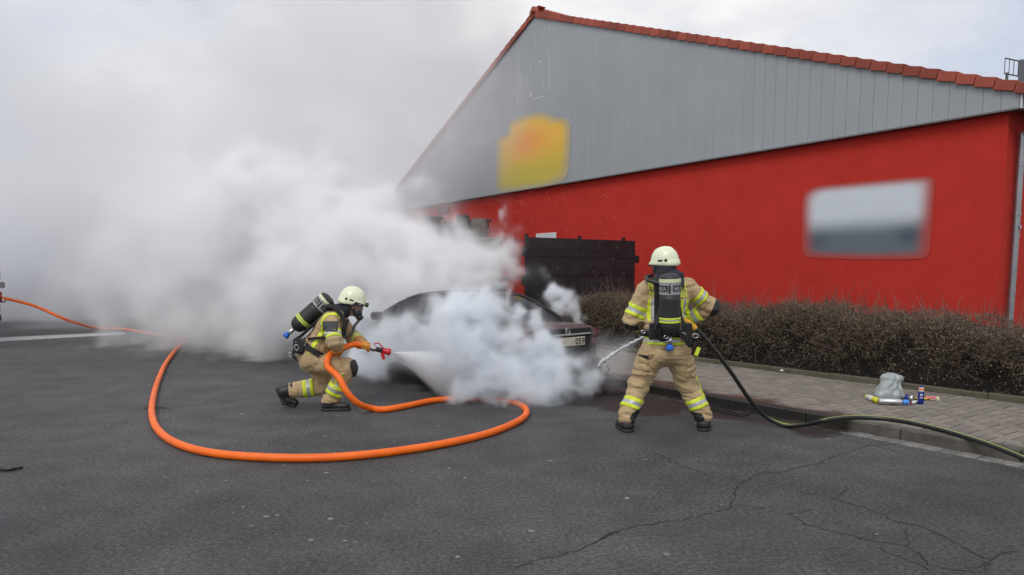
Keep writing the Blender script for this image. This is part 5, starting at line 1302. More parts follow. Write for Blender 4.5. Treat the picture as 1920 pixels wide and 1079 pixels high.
    prof = [(.3, .25), (.03, .24), (-.02, .29), (-.03, .40), (-.025, .53), (.02, .60), (.1, .62), (.28, .62)]
    vs = [(c + px, y, z + s_ + SINK + .012 * math.sin(9 * y + 20 * z)) for (c, y, s_) in P1 for (px, z) in prof]; k_ = len(prof)
    fs = [(i * k_ + k, i * k_ + k + 1, (i + 1) * k_ + k + 1, (i + 1) * k_ + k) for i in range(n) for k in range(k_ - 1)]
    pydata('rear_bumper', vs, fs, M_SOOT, root, smooth=True)
    hr_ = random.Random(4); b_ = MB()
    for i in range(16):
        y = -.92 + hr_.random() * .2; x = hr_.uniform(-.08, .12); z = hr_.uniform(.1, .36); p = Vector((x, y, z)); pts_ = [p]
        for q in range(3): p = p + Vector((hr_.uniform(-.05, .05), hr_.uniform(-.05, .03), hr_.uniform(-.07, .02))); pts_.append(p)
        b_.tube(pts_, [.014, .012, .009, .004], 5)
    b_.build('melted_trim', M_SOOT, root, loc=(0, 0, SINK + .06))
    fb_ = MB(); fb_.box((4.50, -.62, .30), (4.64, .62, .52), bev=.05); fb_.build('front_bumper', M_SOOT, root, loc=(0, 0, SINK))
    gr = MB(); gr.box((4.46, -.38, .55), (4.6, .38, .68), bev=.03); gr.build('grille', M_SOOT, root, loc=(0, 0, SINK))
    for sy in (1, -1):
        b_ = MB(); b_.lathe([(.0, .05), (.07, .04), (.09, 0)], 14, M=basis((4.36, sy * .66, .62 + SINK), (1, sy * .35, .15))); b_.build('headlight', mat('headlamp', (.4, .4, .4), .15), root)
        b_ = MB(); b_.box((-.06, -.09, -.05), (.06, .09, .07), bev=.03, M=Matrix.Translation((2.98, sy * 1.0, 1.0 + SINK))); b_.build('door_mirror', M_BODY, root)
    # wheels, tyres burnt flat
    M_TYRE = mat('burnt_tyre', (.012, .012, .012), .9, bump=.5, bscale=40); M_RIM = mat('sooty_rim', (.10, .095, .09), .5, metal=.6, var=.4, vscale=20)
    ty = MB(); ty.lathe([(.2, -.1), (.29, -.105), (.315, -.08), (.32, 0), (.315, .08), (.29, .105), (.2, .1)], 28, caps=False); ty_me = ty.mesh('tyre')
    ri = MB(); ri.lathe([(.205, -.09), (.19, -.07), (.19, .06), (.205, .09)], 28, caps=False)
    for k in range(10):
        an = k * .6283; ri.box((.03, -.018, .05), (.2, .018, .075), M=Matrix.Rotation(an, 4, 'Z'), bev=.006)
    ri.lathe([(.0, .085), (.045, .08), (.05, .05)], 14); ri_me = ri.mesh('rim')
    hub = MB(); hub.lathe([(.0, -.02), (.17, -.02), (.17, .02), (0, .02)], 20, caps=False); hub_me = hub.mesh('wheel')
    for x in (.98, 3.72):
        for sy in (1, -1):
            wh = link_mesh('wheel', hub_me, M_SOOT, root, loc=(x, sy * .79, .30), rot=(-sy * R(90), 0, 0))
            t_ = link_mesh('tyre', ty_me, M_TYRE, wh, scale=(1.0, 1.0, 1.0)); r_ = link_mesh('rim', ri_me, M_RIM, wh)
    return root
car = build_car()
# ------------------------------------------------------------------ hoses
M_OR = mat('orange_hose_rubber', srgb(252, 108, 14), .5, var=.16, vscale=5, bump=.1, bscale=90)
cy_, sy_ = math.cos(FC_YAW), math.sin(FC_YAW)
def crouch(x, y, z): b = ff_crouch.location; return Vector((b.x + x * cy_ - y * sy_, b.y + x * sy_ + y * cy_, z))
HR = .036
g = lambda u, v: gnd(u, v, HR) + Vector((0, 0, .002))
HOSE_A = [at(5, 559, 17.6), at(28, 564, 17.7), at(70, 576, 18.0), at(125, 600, 18.3), g(180, 615.5), g(225, 617), g(270, 624), g(318, 632), g(352, 640), g(335, 651), g(312, 680), g(296, 715), g(287, 748), g(285, 778), g(294, 803), g(318, 825), g(360, 842), g(420, 853), g(500, 858.5), g(590, 859.5), g(680, 854), g(770, 843), g(850, 829), g(915, 813), g(960, 796), g(984, 781), g(985, 767), g(966, 756), g(925, 750), g(870, 748), g(815, 751), g(765, 761), g(725, 768)]
tail = [g(700, 767), at(672, 757, 7.9), at(650, 735, 7.84), at(635, 708, 7.88), crouch(.085, -.31, .54), crouch(.075, -.27, .62), crouch(.11, -.21, .68), crouch(.19, -.15, .712), crouch(.27, -.10, .75), crouch(.36, -.04, .77), crouch(.465, 0, .745), crouch(.54, .01, .72)]
HOSE_A += tail
NZ_P = at(712, 657, 8.18); nz_dir = (HOSE_A[-1] - HOSE_A[-3]).normalized()
hose = empty('fire_hose', (HOSE_A[-1].x, HOSE_A[-1].y, 0), 0, 'bright orange fire hose looping across the road to the crouching firefighter', 'hose')
hi = Matrix.Translation(-hose.location)
b_ = MB(); b_.tube([hi @ p for p in catmull(HOSE_A, 9)], HR, 14); b_.build('hose_line', M_OR, hose)
for dz in (0,):
    e = HOSE_A[-1]; Mx = hi @ basis(e, nz_dir, (0, -1, 0))
    b_ = MB(); b_.lathe([(.03, -.04), (.036, -.03), (.036, .0), (.03, .012), (.036, .02), (.036, .05), (.03, .055)], 16, M=Mx); b_.build('coupling', M_CHROME, hose)
    M_NRED = mat('red_nozzle', srgb(190, 26, 40), .35)
    b_ = MB(); b_.lathe([(.026, .055), (.03, .07), (.03, .13), (.026, .14)], 16, M=Mx); nzl = b_.build('nozzle', M_MASK, hose)
    b_ = MB(); b_.lathe([(.03, .14), (.036, .15), (.036, .2), (.042, .205), (.042, .235), (.03, .24), (.0, .232)], 16, M=Mx); b_.build('nozzle_head', M_NRED, nzl)
    pg = [Mx @ Vector(p) for p in ((0, -.01, .12), (0, -.055, .14), (0, -.115, .155))]
    dn = Vector((0, 0, -1)); base = Mx @ Vector((0, 0, .13))
    b_ = MB(); b_.tube([base, base + Vector((.012, 0, -.05)), base + Vector((.028, 0, -.11))], [.018, .02, .019], 10); b_.build('pistol_grip', M_NRED, nzl)
    up_ = [base + Vector((.03, 0, .02)), base + Vector((.0, 0, .05)), base + Vector((-.03, 0, .085)), base + Vector((-.075, 0, .085)), base + Vector((-.085, 0, .065))]
    b_ = MB(); b_.tube(up_, .008, 8); b_.build('bale_handle', M_NRED, nzl)
# black attack hose of the standing firefighter
kk = ff_back.location
M_BH = mat('black_hose_rubber', (.014, .016, .016), .38, bump=.15, bscale=70)
h0 = at(1290, 605, 7.0)
HOSE_B = [at(1262, 598, 7.22), at(1278, 600, 7.05), h0, at(1312, 624, 6.98), at(1342, 660, 7.02), at(1374, 703, 7.1), at(1406, 750, 7.2), at(1436, 782, 7.3), at(1472, 798, 7.28), gnd(1508, 797, .06), gnd(1550, 788, .15), gnd(1605, 783, .142), gnd(1680, 788, .142), gnd(1755, 804, .142), gnd(1830, 826, .144), gnd(1890, 848, .15), gnd(1935, 868, .13), gnd(2000, 905, .03), gnd(2100, 970, .024)]
bh = empty('attack_hose', (h0.x, h0.y, 0), 0, 'thin black hose with a yellow line trailing over the kerb', 'hose')
bi = Matrix.Translation(-bh.location); path = [bi @ p for p in catmull(HOSE_B, 8)]
b_ = MB(); b_.tube(path, .021, 12); b_.build('hose_line', M_BH, bh)
b_ = MB(); b_.tube([p + Vector((0, -.006 if i < 60 else .002, .0165)) for i, p in enumerate(path[20:])], .0065, 6); b_.build('yellow_stripe', mat('hose_stripe', (.42, .5, .08), .5), bh)
b_ = MB(); b_.tube([bi @ p for p in catmull(HOSE_B[:4], 6)][4:17], [.027 + .004 * (i % 2) for i in range(13)], 12); b_.build('yellow_sleeve', mat('ochre_sleeve', srgb(214, 160, 40), .6), bh)
# nozzle held in front of him
jet0 = at(1215, 628, 7.5); jet1 = at(1121, 686, 9.05)
b_ = MB(); b_.tube([bi @ HOSE_B[0], bi @ HOSE_B[0].lerp(jet0, .5), bi @ jet0], [.022, .026, .018], 10); b_.build('nozzle', M_MASK, bh)

# ------------------------------------------------------------------ water
M_WATER = mat('aerated_water', (.93, .94, .95), .5, alpha=.9, var=.04, vscale=40)
rw = random.Random(8); jp, jr = [], []
for i in range(60):
    t = i / 59; p = jet0.lerp(jet1, t) + Vector((rw.uniform(-1, 1), rw.uniform(-1, 1), rw.uniform(-1, 1) - 0)) * (.004 + .012 * t) + Vector((0, 0, .10 * t * (1 - t)))
    jp.append(p); jr.append(.008 + .009 * t + rw.uniform(-.003, .006) * (.5 + t))
wj = empty('water_jet', jet0, 0, 'solid white water jet from the standing firefighter into the car boot', 'water jet')
jm = Matrix.Translation(-jet0); b_ = MB(); b_.tube([jm @ p for p in jp], jr, 9); b_.build('jet_core', M_WATER, wj)
def drop_mesh(mb, p, d, ln, r):
    d = d.normalized(); s_ = d.cross(Vector((.3, .5, .8))).normalized(); t_ = d.cross(s_)
    vs = [p - d * ln * .5, p + d * ln * .5] + [p + (s_ * math.cos(a) + t_ * math.sin(a)) * r for a in (0, 2.09, 4.19)]
    mb.add(vs, [(0, 2, 3), (0, 3, 4), (0, 4, 2), (1, 3, 2), (1, 4, 3), (1, 2, 4)])
b_ = MB(); jd = (jet1 - jet0).normalized()
for i in range(900):
    t = rw.random() ** .6; p = jet0.lerp(jet1, t) + Vector((rw.gauss(0, 1), rw.gauss(0, 1), rw.gauss(0, 1))) * (.01 + .035 * t) + Vector((0, 0, .1 * t * (1 - t)))
    drop_mesh(b_, jm @ p, jd + Vector((rw.gauss(0, .2), rw.gauss(0, .2), rw.gauss(0, .2))), rw.uniform(.008, .03), rw.uniform(.001, .003))
tag(b_.build('jet_droplets', M_WATER, wj), kind='stuff')
# drops flying about over the car and the yard
b_ = MB(); o_ = W(9, 7, 1.5)
for i in range(230):
    u, v = rw.uniform(860, 1180), rw.uniform(345, 700); d = rw.uniform(9.2, 12.5)
    p = at(u, v, d)
    if p.z < .1: continue
    drop_mesh(b_, p - o_, Vector((rw.gauss(0, .5), rw.gauss(0, .3), 1)), rw.uniform(.006, .016), rw.uniform(.0012, .003))
tag(b_.build('flying_drops', M_WATER, loc=o_), 'fine white water drops flying over the burning car', 'water drops', kind='stuff')
# spray fan from the crouching firefighter's nozzle
nz_tip = hose.location + (Mx @ Vector((0, 0, .238)))
sp_end = at(830, 690, 9.0); sp_ax = (sp_end - nz_tip).normalized(); SPL = 1.35
b_ = MB()
s1 = sp_ax.cross(Vector((0, 0, 1))).normalized(); s2 = s1.cross(sp_ax)
for i in range(3600):
    t = rw.random() ** .75; an = rw.uniform(0, 6.283); rr = math.sqrt(rw.random()) * .30
    d = (sp_ax + (s1 * math.cos(an) * .8 + s2 * math.sin(an)) * rr).normalized(); p = nz_tip + d * (t * SPL) - Vector((0, 0, .16 * t * t))
    if p.z < .02: continue
    drop_mesh(b_, p - nz_tip, d - Vector((0, 0, .3 * t)), rw.uniform(.015, .06), rw.uniform(.001, .0026))
tag(b_.build('spray_drops', M_WATER, loc=nz_tip), 'fan of fine white water drops from the red nozzle', 'water spray', kind='stuff')

# ------------------------------------------------------------------ litter by the hedge
M_BAG = mat('grey_bin_bag', (.30, .335, .33), .42, var=.1, vscale=4, coat=.1)
bp0 = gnd(1668, 748, PAVE_Z); bag = empty('plastic_bag', (bp0.x, bp0.y, PAVE_Z + .002), R(10), 'crumpled pale grey plastic bag sitting upright among bottles', 'bag')
bf_ = Field(.035); bf_.fold = .010; bf_.fscale = (10, 10, 7)
bf_.limb(v3(-.01, 0, .05), v3(.02, .02, .2), .13, .085, ((1, 0, 0), 1.35)).ball(v3(.08, .0, .235), (.08, .06, .05)).ball(v3(-.04, .02, .245), (.08, .06, .05)).limb(v3(-.15, -.03, .03), v3(-.08, -.03, .15), .055, .05).limb(v3(.14, -.06, .02), v3(.06, 0, .18), .03, .05)
bf_.creases = [(v3(.02, -.08, .12), .2, (.8, 0, .3), 70, .008), (v3(-.05, -.08, .2), .15, (.5, 0, -.6), 85, .006)]; bf_.cut((0, 0, .0), (0, 0, -1))
skin('bag_body', bf_, v3(-.3, -.22, -.02), v3(.3, .22, .36), .007, M_BAG, bag)
b_ = MB(); b_.tube([(-.06, .02, .275), (-.02, .03, .29), (.05, .02, .285), (.12, .0, .27)], [.012, .02, .02, .01], 7); b_.build('gathered_rim', M_BAG, bag)
M_WHT = mat('white_plastic', (.72, .72, .72), .35); M_LYEL = mat('yellow_cap_plastic', (.62, .58, .02), .4); M_ALU = mat('brushed_can', (.62, .62, .63), .28, metal=.9, var=.12, vscale=60); M_LBL = mat('light_blue_cap', srgb(70, 140, 215), .4)
M_COB = mat('cobalt_plastic', srgb(16, 40, 130), .3); M_ORG = mat('orange_label', srgb(236, 130, 60), .4); M_PINK = mat('pink_sweets', srgb(232, 120, 132), .45); M_MUST = mat('mustard_wrapper', srgb(205, 165, 70), .45, var=.2, vscale=30); M_CRED = mat('crimson_plastic', srgb(170, 30, 50), .4)
def lay(name, u0, v0, u1, v1, r, prof, label, cat):
    """a bottle lying on the pavement from (u0,v0) to (u1,v1); prof: [(part, material, [(radius factor, length factor)...])]"""
    a = gnd(u0, v0, PAVE_Z + r); b = gnd(u1, v1, PAVE_Z + r); L_ = (b - a).length
    o = empty(name, (a.x, a.y, PAVE_Z + r + .002), 0, label, cat); Mx_ = basis((0, 0, 0), b - a, (0, 0, 1))
    for nm, mt, pr_ in prof:
        q = MB(); q.lathe([(f * r, t * L_) for f, t in pr_], 18, M=Mx_); q.build(nm, mt, o)
    return o
lay('spray_bottle', 1625, 744, 1646, 752, .032, [('bottle_body', M_WHT, [(.7, .1), (.9, .14), (.95, .5), (.95, .62)]), ('cap', M_LYEL, [(.98, .63), (1, .66), (1, .97), (.9, 1)]), ('base', M_LYEL, [(.6, 0), (.85, .02), (.85, .1)])], 'white bottle with yellow cap lying left of the silver can', 'bottle')
lay('aerosol_can', 1647, 753, 1704, 755, .036, [('can_body', M_ALU, [(.8, 0), (1, .015), (1, .62), (.97, .66), (.97, .72), (.7, .8)]), ('cap', M_LBL, [(.72, .81), (.82, .83), (.8, .97), (.6, 1)])], 'silver aerosol can with light blue cap lying before the bag', 'can')
lay('drink_can', 1698, 746, 1713, 748, .036, [('can_body', M_COB, [(.8, 0), (1, .05), (1, .5)]), ('label_band', M_ALU, [(1.005, .5), (1.005, .95), (.8, 1)])], 'dark blue and silver drink can lying behind the small white bottle', 'can')
lay('small_bottle', 1706, 757, 1721, 753, .018, [('cap', M_CRED, [(.5, 0), (.6, .03), (.6, .2)]), ('bottle_body', M_WHT, [(.6, .21), (1, .4), (1, .85), (.7, 1)])], 'small white bottle with red cap beside the standing blue bottle', 'bottle')
s0 = gnd(1726, 758, PAVE_Z); sb = empty('cleaner_bottle', (s0.x, s0.y, PAVE_Z + .002), R(-20), 'standing dark blue bottle with orange neck label and blue cap', 'bottle')
for nm, mt, pr_ in (('bottle_body', M_COB, [(.026, 0), (.031, .006), (.031, .135), (.028, .145)]), ('white_ring', M_WHT, [(.0285, .145), (.029, .153), (.027, .156)]), ('neck_label', M_ORG, [(.026, .156), (.0255, .168), (.0265, .18)]), ('collar', M_WHT, [(.0265, .18), (.0265, .188), (.02, .19)]), ('cap', M_COB, [(.02, .19), (.02, .205), (.013, .21)])):
    q = MB(); q.lathe(pr_, 18); q.build(nm, mt, sb)
q = MB()
for k in range(5):
    an = R(-115 + k * 9); q.add([(.0318 * math.cos(an + d), .0318 * math.sin(an + d), z) for d, z in ((0, .095), (.13, .095), (.13, .118 - .004 * (k % 2)), (0, .118))], [(0, 1, 2, 3)])
q.add([(.0318 * math.cos(R(a)), .0318 * math.sin(R(a)), z) for z in (.07, .078) for a in (-120, -105, -90, -75, -60)], [(i, i + 1, i + 6, i + 5) for i in range(4)])
q.build('print', M_WHT, sb)
w0 = gnd(1716, 750, PAVE_Z); wr = empty('snack_wrapper', (w0.x, w0.y, PAVE_Z + .002), 0, 'flat mustard yellow wrapper lying behind the blue bottle', 'wrapper')
q = MB(); n = 10; rr_ = random.Random(2); vs = [(-.05 + .22 * i / n, -.06 + .12 * j / 4 + .015 * math.sin(i), .006 + .022 * rr_.random() * (1 if 0 < i < n else .2)) for i in range(n + 1) for j in range(5)]
q.add(vs, [(i * 5 + j, i * 5 + j + 1, (i + 1) * 5 + j + 1, (i + 1) * 5 + j) for i in range(n) for j in range(4)]); q.build('foil', M_MUST, wr)
c0 = gnd(1748, 750, PAVE_Z); cp = empty('sweet_tray', (c0.x, c0.y, PAVE_Z + .002), R(-30), 'clear plastic tray with pink sweets at the end of the litter', 'tray')
q = MB(); q.box((-.075, -.035, 0), (.085, .035, .008), bev=.003); q.build('tray', mat('clear_tray', (.75, .76, .78), .15, alpha=.6), cp)
for k in range(4):
    q = MB(); q.lathe([(.0, .009), (.016, .012), (.021, .022), (.016, .034), (0, .038)], 12); q.build('sweet', M_PINK if k < 3 else mat('pale_sweet', srgb(225, 215, 160), .5), cp, loc=(-.05 + k * .034, (-.008, .01, -.006, .008)[k], 0))

# debris fallen off the car, a leaf and scraps on the road
M_CHAR = mat('charred_lump', (.03, .012, .011), .8, var=.6, vscale=20, bump=.6, bscale=30)
d0 = gnd(1150, 738); db = empty('charred_debris', (d0.x, d0.y, 0), .4, 'charred dark red lump of car debris lying by the kerb', 'debris'); rr_ = random.Random(6)
for k in range(7):
    q = MB(); s_ = rr_.uniform(.05, .1); q.lathe([(.0, 0), (s_, .01), (s_ * rr_.uniform(.8, 1.1), s_ * .6), (s_ * .5, s_ * rr_.uniform(.8, 1.3)), (0, s_ * 1.25)], 7, smooth=False)
    q.v = [(x + rr_.uniform(-.015, .015), y + rr_.uniform(-.015, .015), max(.002, z + rr_.uniform(-.01, .012))) for x, y, z in q.v]
    q.build('fragment', M_CHAR, db, loc=(rr_.uniform(-.2, .2), rr_.uniform(-.1, .1), 0), rot=(0, 0, rr_.uniform(0, 6)))
def leaf_on_road(u, v, label, sc=1.0):
    p = gnd(u, v); q = MB(); o = []
    for i in range(7):
        t = i / 6; w_ = .022 * math.sin(math.pi * min(1, t * 1.05)) * sc + .002
        o += [(-.06 * sc + .12 * sc * t, w_, .012 + .02 * (t - .5) ** 2 * 4 * sc), (-.06 * sc + .12 * sc * t, 0, .004), (-.06 * sc + .12 * sc * t, -w_, .01 + .018 * t)]
    q.add(o, [(i * 3 + j, i * 3 + j + 1, i * 3 + j + 4, i * 3 + j + 3) for i in range(6) for j in range(2)]); tag(q.build('fallen_leaf', mat('dead_leaf', (.035, .022, .014), .8), loc=(p.x, p.y, 0), rot=(0, 0, .3)), label, 'leaf')
leaf_on_road(16, 884, 'dark curled leaf lying alone on the asphalt at the edge of view'); leaf_on_road(34, 881, 'second small dark leaf scrap beside the curled leaf', .6)
p = gnd(270, 767); q = MB(); q.tube([(0, 0, .008), (.05, .004, .01), (.12, -.004, .008), (.2, .006, .012), (.26, 0, .006)], .005, 5); tag(q.build('twig', mat('shadow_dark', (.02, .016, .012), .7), loc=(p.x, p.y, 0), rot=(0, 0, .05)), 'thin dark strand modelled as a shadow on the road under the orange hose bend', 'twig')  # dark strand standing in for a shadow line on the asphalt
for k, (u, v, lab) in enumerate(((1452, 686, 'small white paper scrap under the hedge, the one farther from the bag'), (1466, 690, 'small white paper scrap under the hedge, the one nearer the bag'))):
    p = gnd(u, v, .19); q = MB(); q.lathe([(0, 0), (.022, .006), (.028, .02), (.014, .034), (0, .036)], 7, smooth=False); tag(q.build('paper_scrap', M_WHT, loc=(p.x, p.y, .13), rot=(0, 0, k)), lab, 'paper')
p = gnd(1634, 713, .19); q = MB(); q.lathe([(.035, 0), (.04, .02), (.028, .045), (.008, .055)], 8, smooth=False); tag(q.build('brown_scrap', mat('brown_card', (.24, .15, .1), .85), loc=W(*( (Vector((p.x, p.y, 0)).dot(Vector(DV))), PN1 + .13), .13)), 'crumpled brown card scrap on the edging behind the grey bag', 'scrap')

# ------------------------------------------------------------------ fire engine at the edge of view
tx = at(3, 530, 17.6)
fe = empty('fire_engine', (tx.x, tx.y + .12, 0), R(180), 'rear corner of a white and red fire engine at the edge of view', 'vehicle')
M_FW = mat('engine_white', (.66, .67, .66), .35, coat=.2); M_FR = mat('engine_red', (.42, .02, .02), .3, coat=.3)
def fbx(nm, m_, lo, hi, bev=.02, par=None): q = MB(); q.box(lo, hi, bev=bev); return q.build(nm, m_, par or fe)
fbx('body', M_FW, (.06, 0, 1.40), (7.0, 2.3, 3.1), .05); fbx('lower_body', M_FR, (.12, .02, .62), (7.0, 2.3, 1.20), .04); fbx('rear_rail', mat('engine_grey', (.25, .25, .24), .5), (0.0, 0, 1.24), (7.0, 2.28, 1.385), .01)
fbx('rear_bumper', M_BLK, (.06, .1, .42), (.5, 2.2, .60), .03); sh_ = fbx('roller_shutter', mat('shutter_grey', (.3, .3, .3), .4, metal=.5), (.045, .12, 1.5), (.058, 2.1, 2.9), .002)
for k in range(12): fbx('shutter_slat', _mats['shutter_grey'], (.03, .14, 1.52 + k * .115), (.044, 2.08, 1.62 + k * .115), .004, sh_)
for x in (1.3, 5.6):
    for y in (2.1, .2):
        q = MB(); q.lathe([(.3, -.13), (.46, -.13), (.48, -.1), (.48, .1), (.46, .13), (.3, .13)], 24, caps=False); wh = q.build('wheel', M_BLK, fe, loc=(x, y, .48), rot=(R(90), 0, 0))
        q = MB(); q.lathe([(0, -.06), (.3, -.06), (.3, .06), (0, .06)], 20, caps=False); q.build('rim', M_FW, wh)
q = MB(); q.lathe([(.05, 0), (.06, .04), (.05, .1)], 14, M=basis((-.05, .12, .93), (1, 0, 0))); q.build('hose_outlet', M_CHROME, fe)
fbx('tail_light', M_FR, (.02, .1, .98), (.11, .25, 1.15), .01)
# ------------------------------------------------------------------ smoke and spray (air that scatters light)
def lattice_noise(shape, cells, rng):
    """smooth value noise on a regular grid: a random lattice, interpolated axis by axis"""
    lat = rng.random([max(2, int(math.ceil(c)) + 3) for c in cells]).astype(np.float32)
    out = lat
    for ax in range(3):
        n = shape[ax]; t = np.linspace(0, cells[ax], n, dtype=np.float32) + 1e-4
        i = np.floor(t).astype(int); f = t - i; f = f * f * f * (f * (f * 6 - 15) + 10)
        i = np.minimum(i, out.shape[ax] - 2)
        sh = [1, 1, 1]; sh[ax] = n
        f = f.reshape(sh)
        out = np.take(out, i, axis=ax) * (1 - f) + np.take(out, i + 1, axis=ax) * f
    return out
def fbm(shape, size, scale, octaves, rng, gain=0.5, billow=False):
    tot = np.zeros(shape, np.float32); amp = 1.0; norm = 0.0; s = scale
    for o in range(octaves):
        n = lattice_noise(shape, [x / s for x in size], rng)
        if billow: n = 1.0 - np.abs(2 * n - 1) * 1.6
        tot += amp * n; norm += amp; amp *= gain; s *= 0.5
    return tot / norm
def smoke_volume(name, label, lo, hi, voxel, field, density, color=(0.92, 0.93, 0.95), aniso=0.0, cat='smoke'):
    """field(X, Y, Z, shape, size) -> 0..1 array; becomes a volume grid through a Volume Cube node"""
    lo, hi = np.array(lo, float), np.array(hi, float)
    shape = tuple(int(round((hi[k] - lo[k]) / voxel)) + 1 for k in range(3))
    ax = [np.linspace(lo[k], hi[k], shape[k], dtype=np.float32) for k in range(3)]
    X, Y, Z = np.meshgrid(*ax, indexing='ij', sparse=True)
    d = field(X, Y, Z, shape, hi - lo).astype(np.float32)
    d = np.clip(d, 0, None) * density
    n = d.size
    me = bpy.data.meshes.new(name); me.vertices.add(n)
    at_ = me.attributes.new('smoke_density', 'FLOAT', 'POINT'); at_.data.foreach_set('value', d.ravel())
    co = np.zeros((n, 3), np.float32); co[:] = (lo + hi) / 2; me.vertices.foreach_set('co', co.ravel())
    m = bpy.data.materials.new(name); m.use_nodes = True; nt = m.node_tree; nt.nodes.clear()
    mo = nt.nodes.new('ShaderNodeOutputMaterial'); pv = nt.nodes.new('ShaderNodeVolumePrincipled')
    pv.inputs['Color'].default_value = (*color, 1); pv.inputs['Density'].default_value = 1.0; pv.inputs['Anisotropy'].default_value = aniso
    nt.links.new(pv.outputs[0], mo.inputs['Volume'])
    o = link_mesh(name, me, m); tag(o, label, cat, kind='stuff')
    g = bpy.data.node_groups.new(name, 'GeometryNodeTree'); N, L = g.nodes, g.links
    g.interface.new_socket('Geometry', in_out='INPUT', socket_type='NodeSocketGeometry')
    g.interface.new_socket('Geometry', in_out='OUTPUT', socket_type='NodeSocketGeometry')
    gi, go = N.new('NodeGroupInput'), N.new('NodeGroupOutput')
    vc = N.new('GeometryNodeVolumeCube'); sm = N.new('GeometryNodeSetMaterial'); sm.inputs['Material'].default_value = m
    vc.inputs['Min'].default_value = tuple(lo); vc.inputs['Max'].default_value = tuple(hi)
    for k, ax_ in enumerate('XYZ'): vc.inputs['Resolution ' + ax_].default_value = shape[k]
    pos = N.new('GeometryNodeInputPosition'); sub = N.new('ShaderNodeVectorMath'); sub.operation = 'SUBTRACT'; sub.inputs[1].default_value = tuple(lo)
    L.new(pos.outputs[0], sub.inputs[0])
    mul = N.new('ShaderNodeVectorMath'); mul.operation = 'MULTIPLY'; mul.inputs[1].default_value = tuple((shape[k] - 1) / (hi[k] - lo[k]) for k in range(3))
    L.new(sub.outputs[0], mul.inputs[0])
    sep = N.new('ShaderNodeSeparateXYZ'); L.new(mul.outputs[0], sep.inputs[0])
    idx = []
    for k in range(3):
        rd = N.new('FunctionNodeFloatToInt'); rd.rounding_mode = 'ROUND'; L.new(sep.outputs[k], rd.inputs[0])
        im = N.new('FunctionNodeIntegerMath'); im.operation = 'MULTIPLY'
        im.inputs[1].default_value = (shape[1] * shape[2], shape[2], 1)[k]
        L.new(rd.outputs[0], im.inputs[0]); idx.append(im.outputs[0])
    s1 = N.new('FunctionNodeIntegerMath'); s1.operation = 'ADD'; L.new(idx[0], s1.inputs[0]); L.new(idx[1], s1.inputs[1])
    s2 = N.new('FunctionNodeIntegerMath'); s2.operation = 'ADD'; L.new(s1.outputs[0], s2.inputs[0]); L.new(idx[2], s2.inputs[1])
    na = N.new('GeometryNodeInputNamedAttribute'); na.data_type = 'FLOAT'; na.inputs['Name'].default_value = 'smoke_density'
    si = N.new('GeometryNodeSampleIndex'); si.data_type = 'FLOAT'; si.domain = 'POINT'; si.clamp = True
    L.new(gi.outputs[0], si.inputs['Geometry']); L.new(na.outputs['Attribute'], si.inputs['Value']); L.new(s2.outputs[0], si.inputs['Index'])
    L.new(si.outputs[0], vc.inputs['Density']); L.new(vc.outputs[0], sm.inputs[0]); L.new(sm.outputs[0], go.inputs[0])
    md = o.modifiers.new('volume', 'NODES'); md.node_group = g
    return o
def puff_field(X, Y, Z, shape, lo, size, puffs, soft=1.0):
    """union of soft round puffs: 1 at a centre, 0 at its radius, negative outside"""
    S = np.full(shape, -2.0, np.float32)
    step = [size[k] / (shape[k] - 1) for k in range(3)]
    for (x, y, z, r, fz) in puffs:
        sl = []
        for k, c in enumerate((x, y, z)):
            rr = 2.2 * r
            a = max(0, int((c - rr - lo[k]) / step[k])); b = min(shape[k], int((c + rr - lo[k]) / step[k]) + 2); sl.append(slice(a, b))
        if any(s_.stop <= s_.start for s_ in sl): continue
        d = np.sqrt((X[sl[0]] - x) ** 2 + (Y[:, sl[1]] - y) ** 2 + ((Z[:, :, sl[2]] - z) * fz) ** 2) / r
        v = 1.0 - d
        t = S[tuple(sl)]
        np.maximum(t, v, out=t)
    return S

def warp(A, size, layers):
    """tears a field into swirls: each layer (scale, amount in metres) shifts the place it is read from"""
    shape = A.shape; idx = [np.arange(shape[k], dtype=np.float32).reshape([-1 if q == k else 1 for q in range(3)]) for k in range(3)]
    tot = [np.broadcast_to(i, shape).copy() for i in idx]
    for (scale, amt) in layers:
        for k in range(3):
            tot[k] += (fbm(shape, size, scale, 2, rng, .5) - .5) * (2.6 * amt * (shape[k] - 1) / size[k])
    i0 = [np.clip(t, 0, shape[k] - 1.001) for k, t in enumerate(tot)]; b = [i.astype(np.int32) for i in i0]; f = [i - j for i, j in zip(i0, b)]
    out = np.zeros(shape, np.float32)
    for dx in (0, 1):
        for dy in (0, 1):
            for dz in (0, 1):
                w_ = (f[0] if dx else 1 - f[0]) * (f[1] if dy else 1 - f[1]) * (f[2] if dz else 1 - f[2])
                out += w_ * A[b[0] + dx, b[1] + dy, b[2] + dz]
    return out
rng = np.random.default_rng(5)
def P(u, v, d, r, fz=1.0):
    p = at(u, v, d); return (p.x, p.y, p.z, r, fz)
def sstep(x): x = np.clip(x, 0, 1); return x * x * (3 - 2 * x)
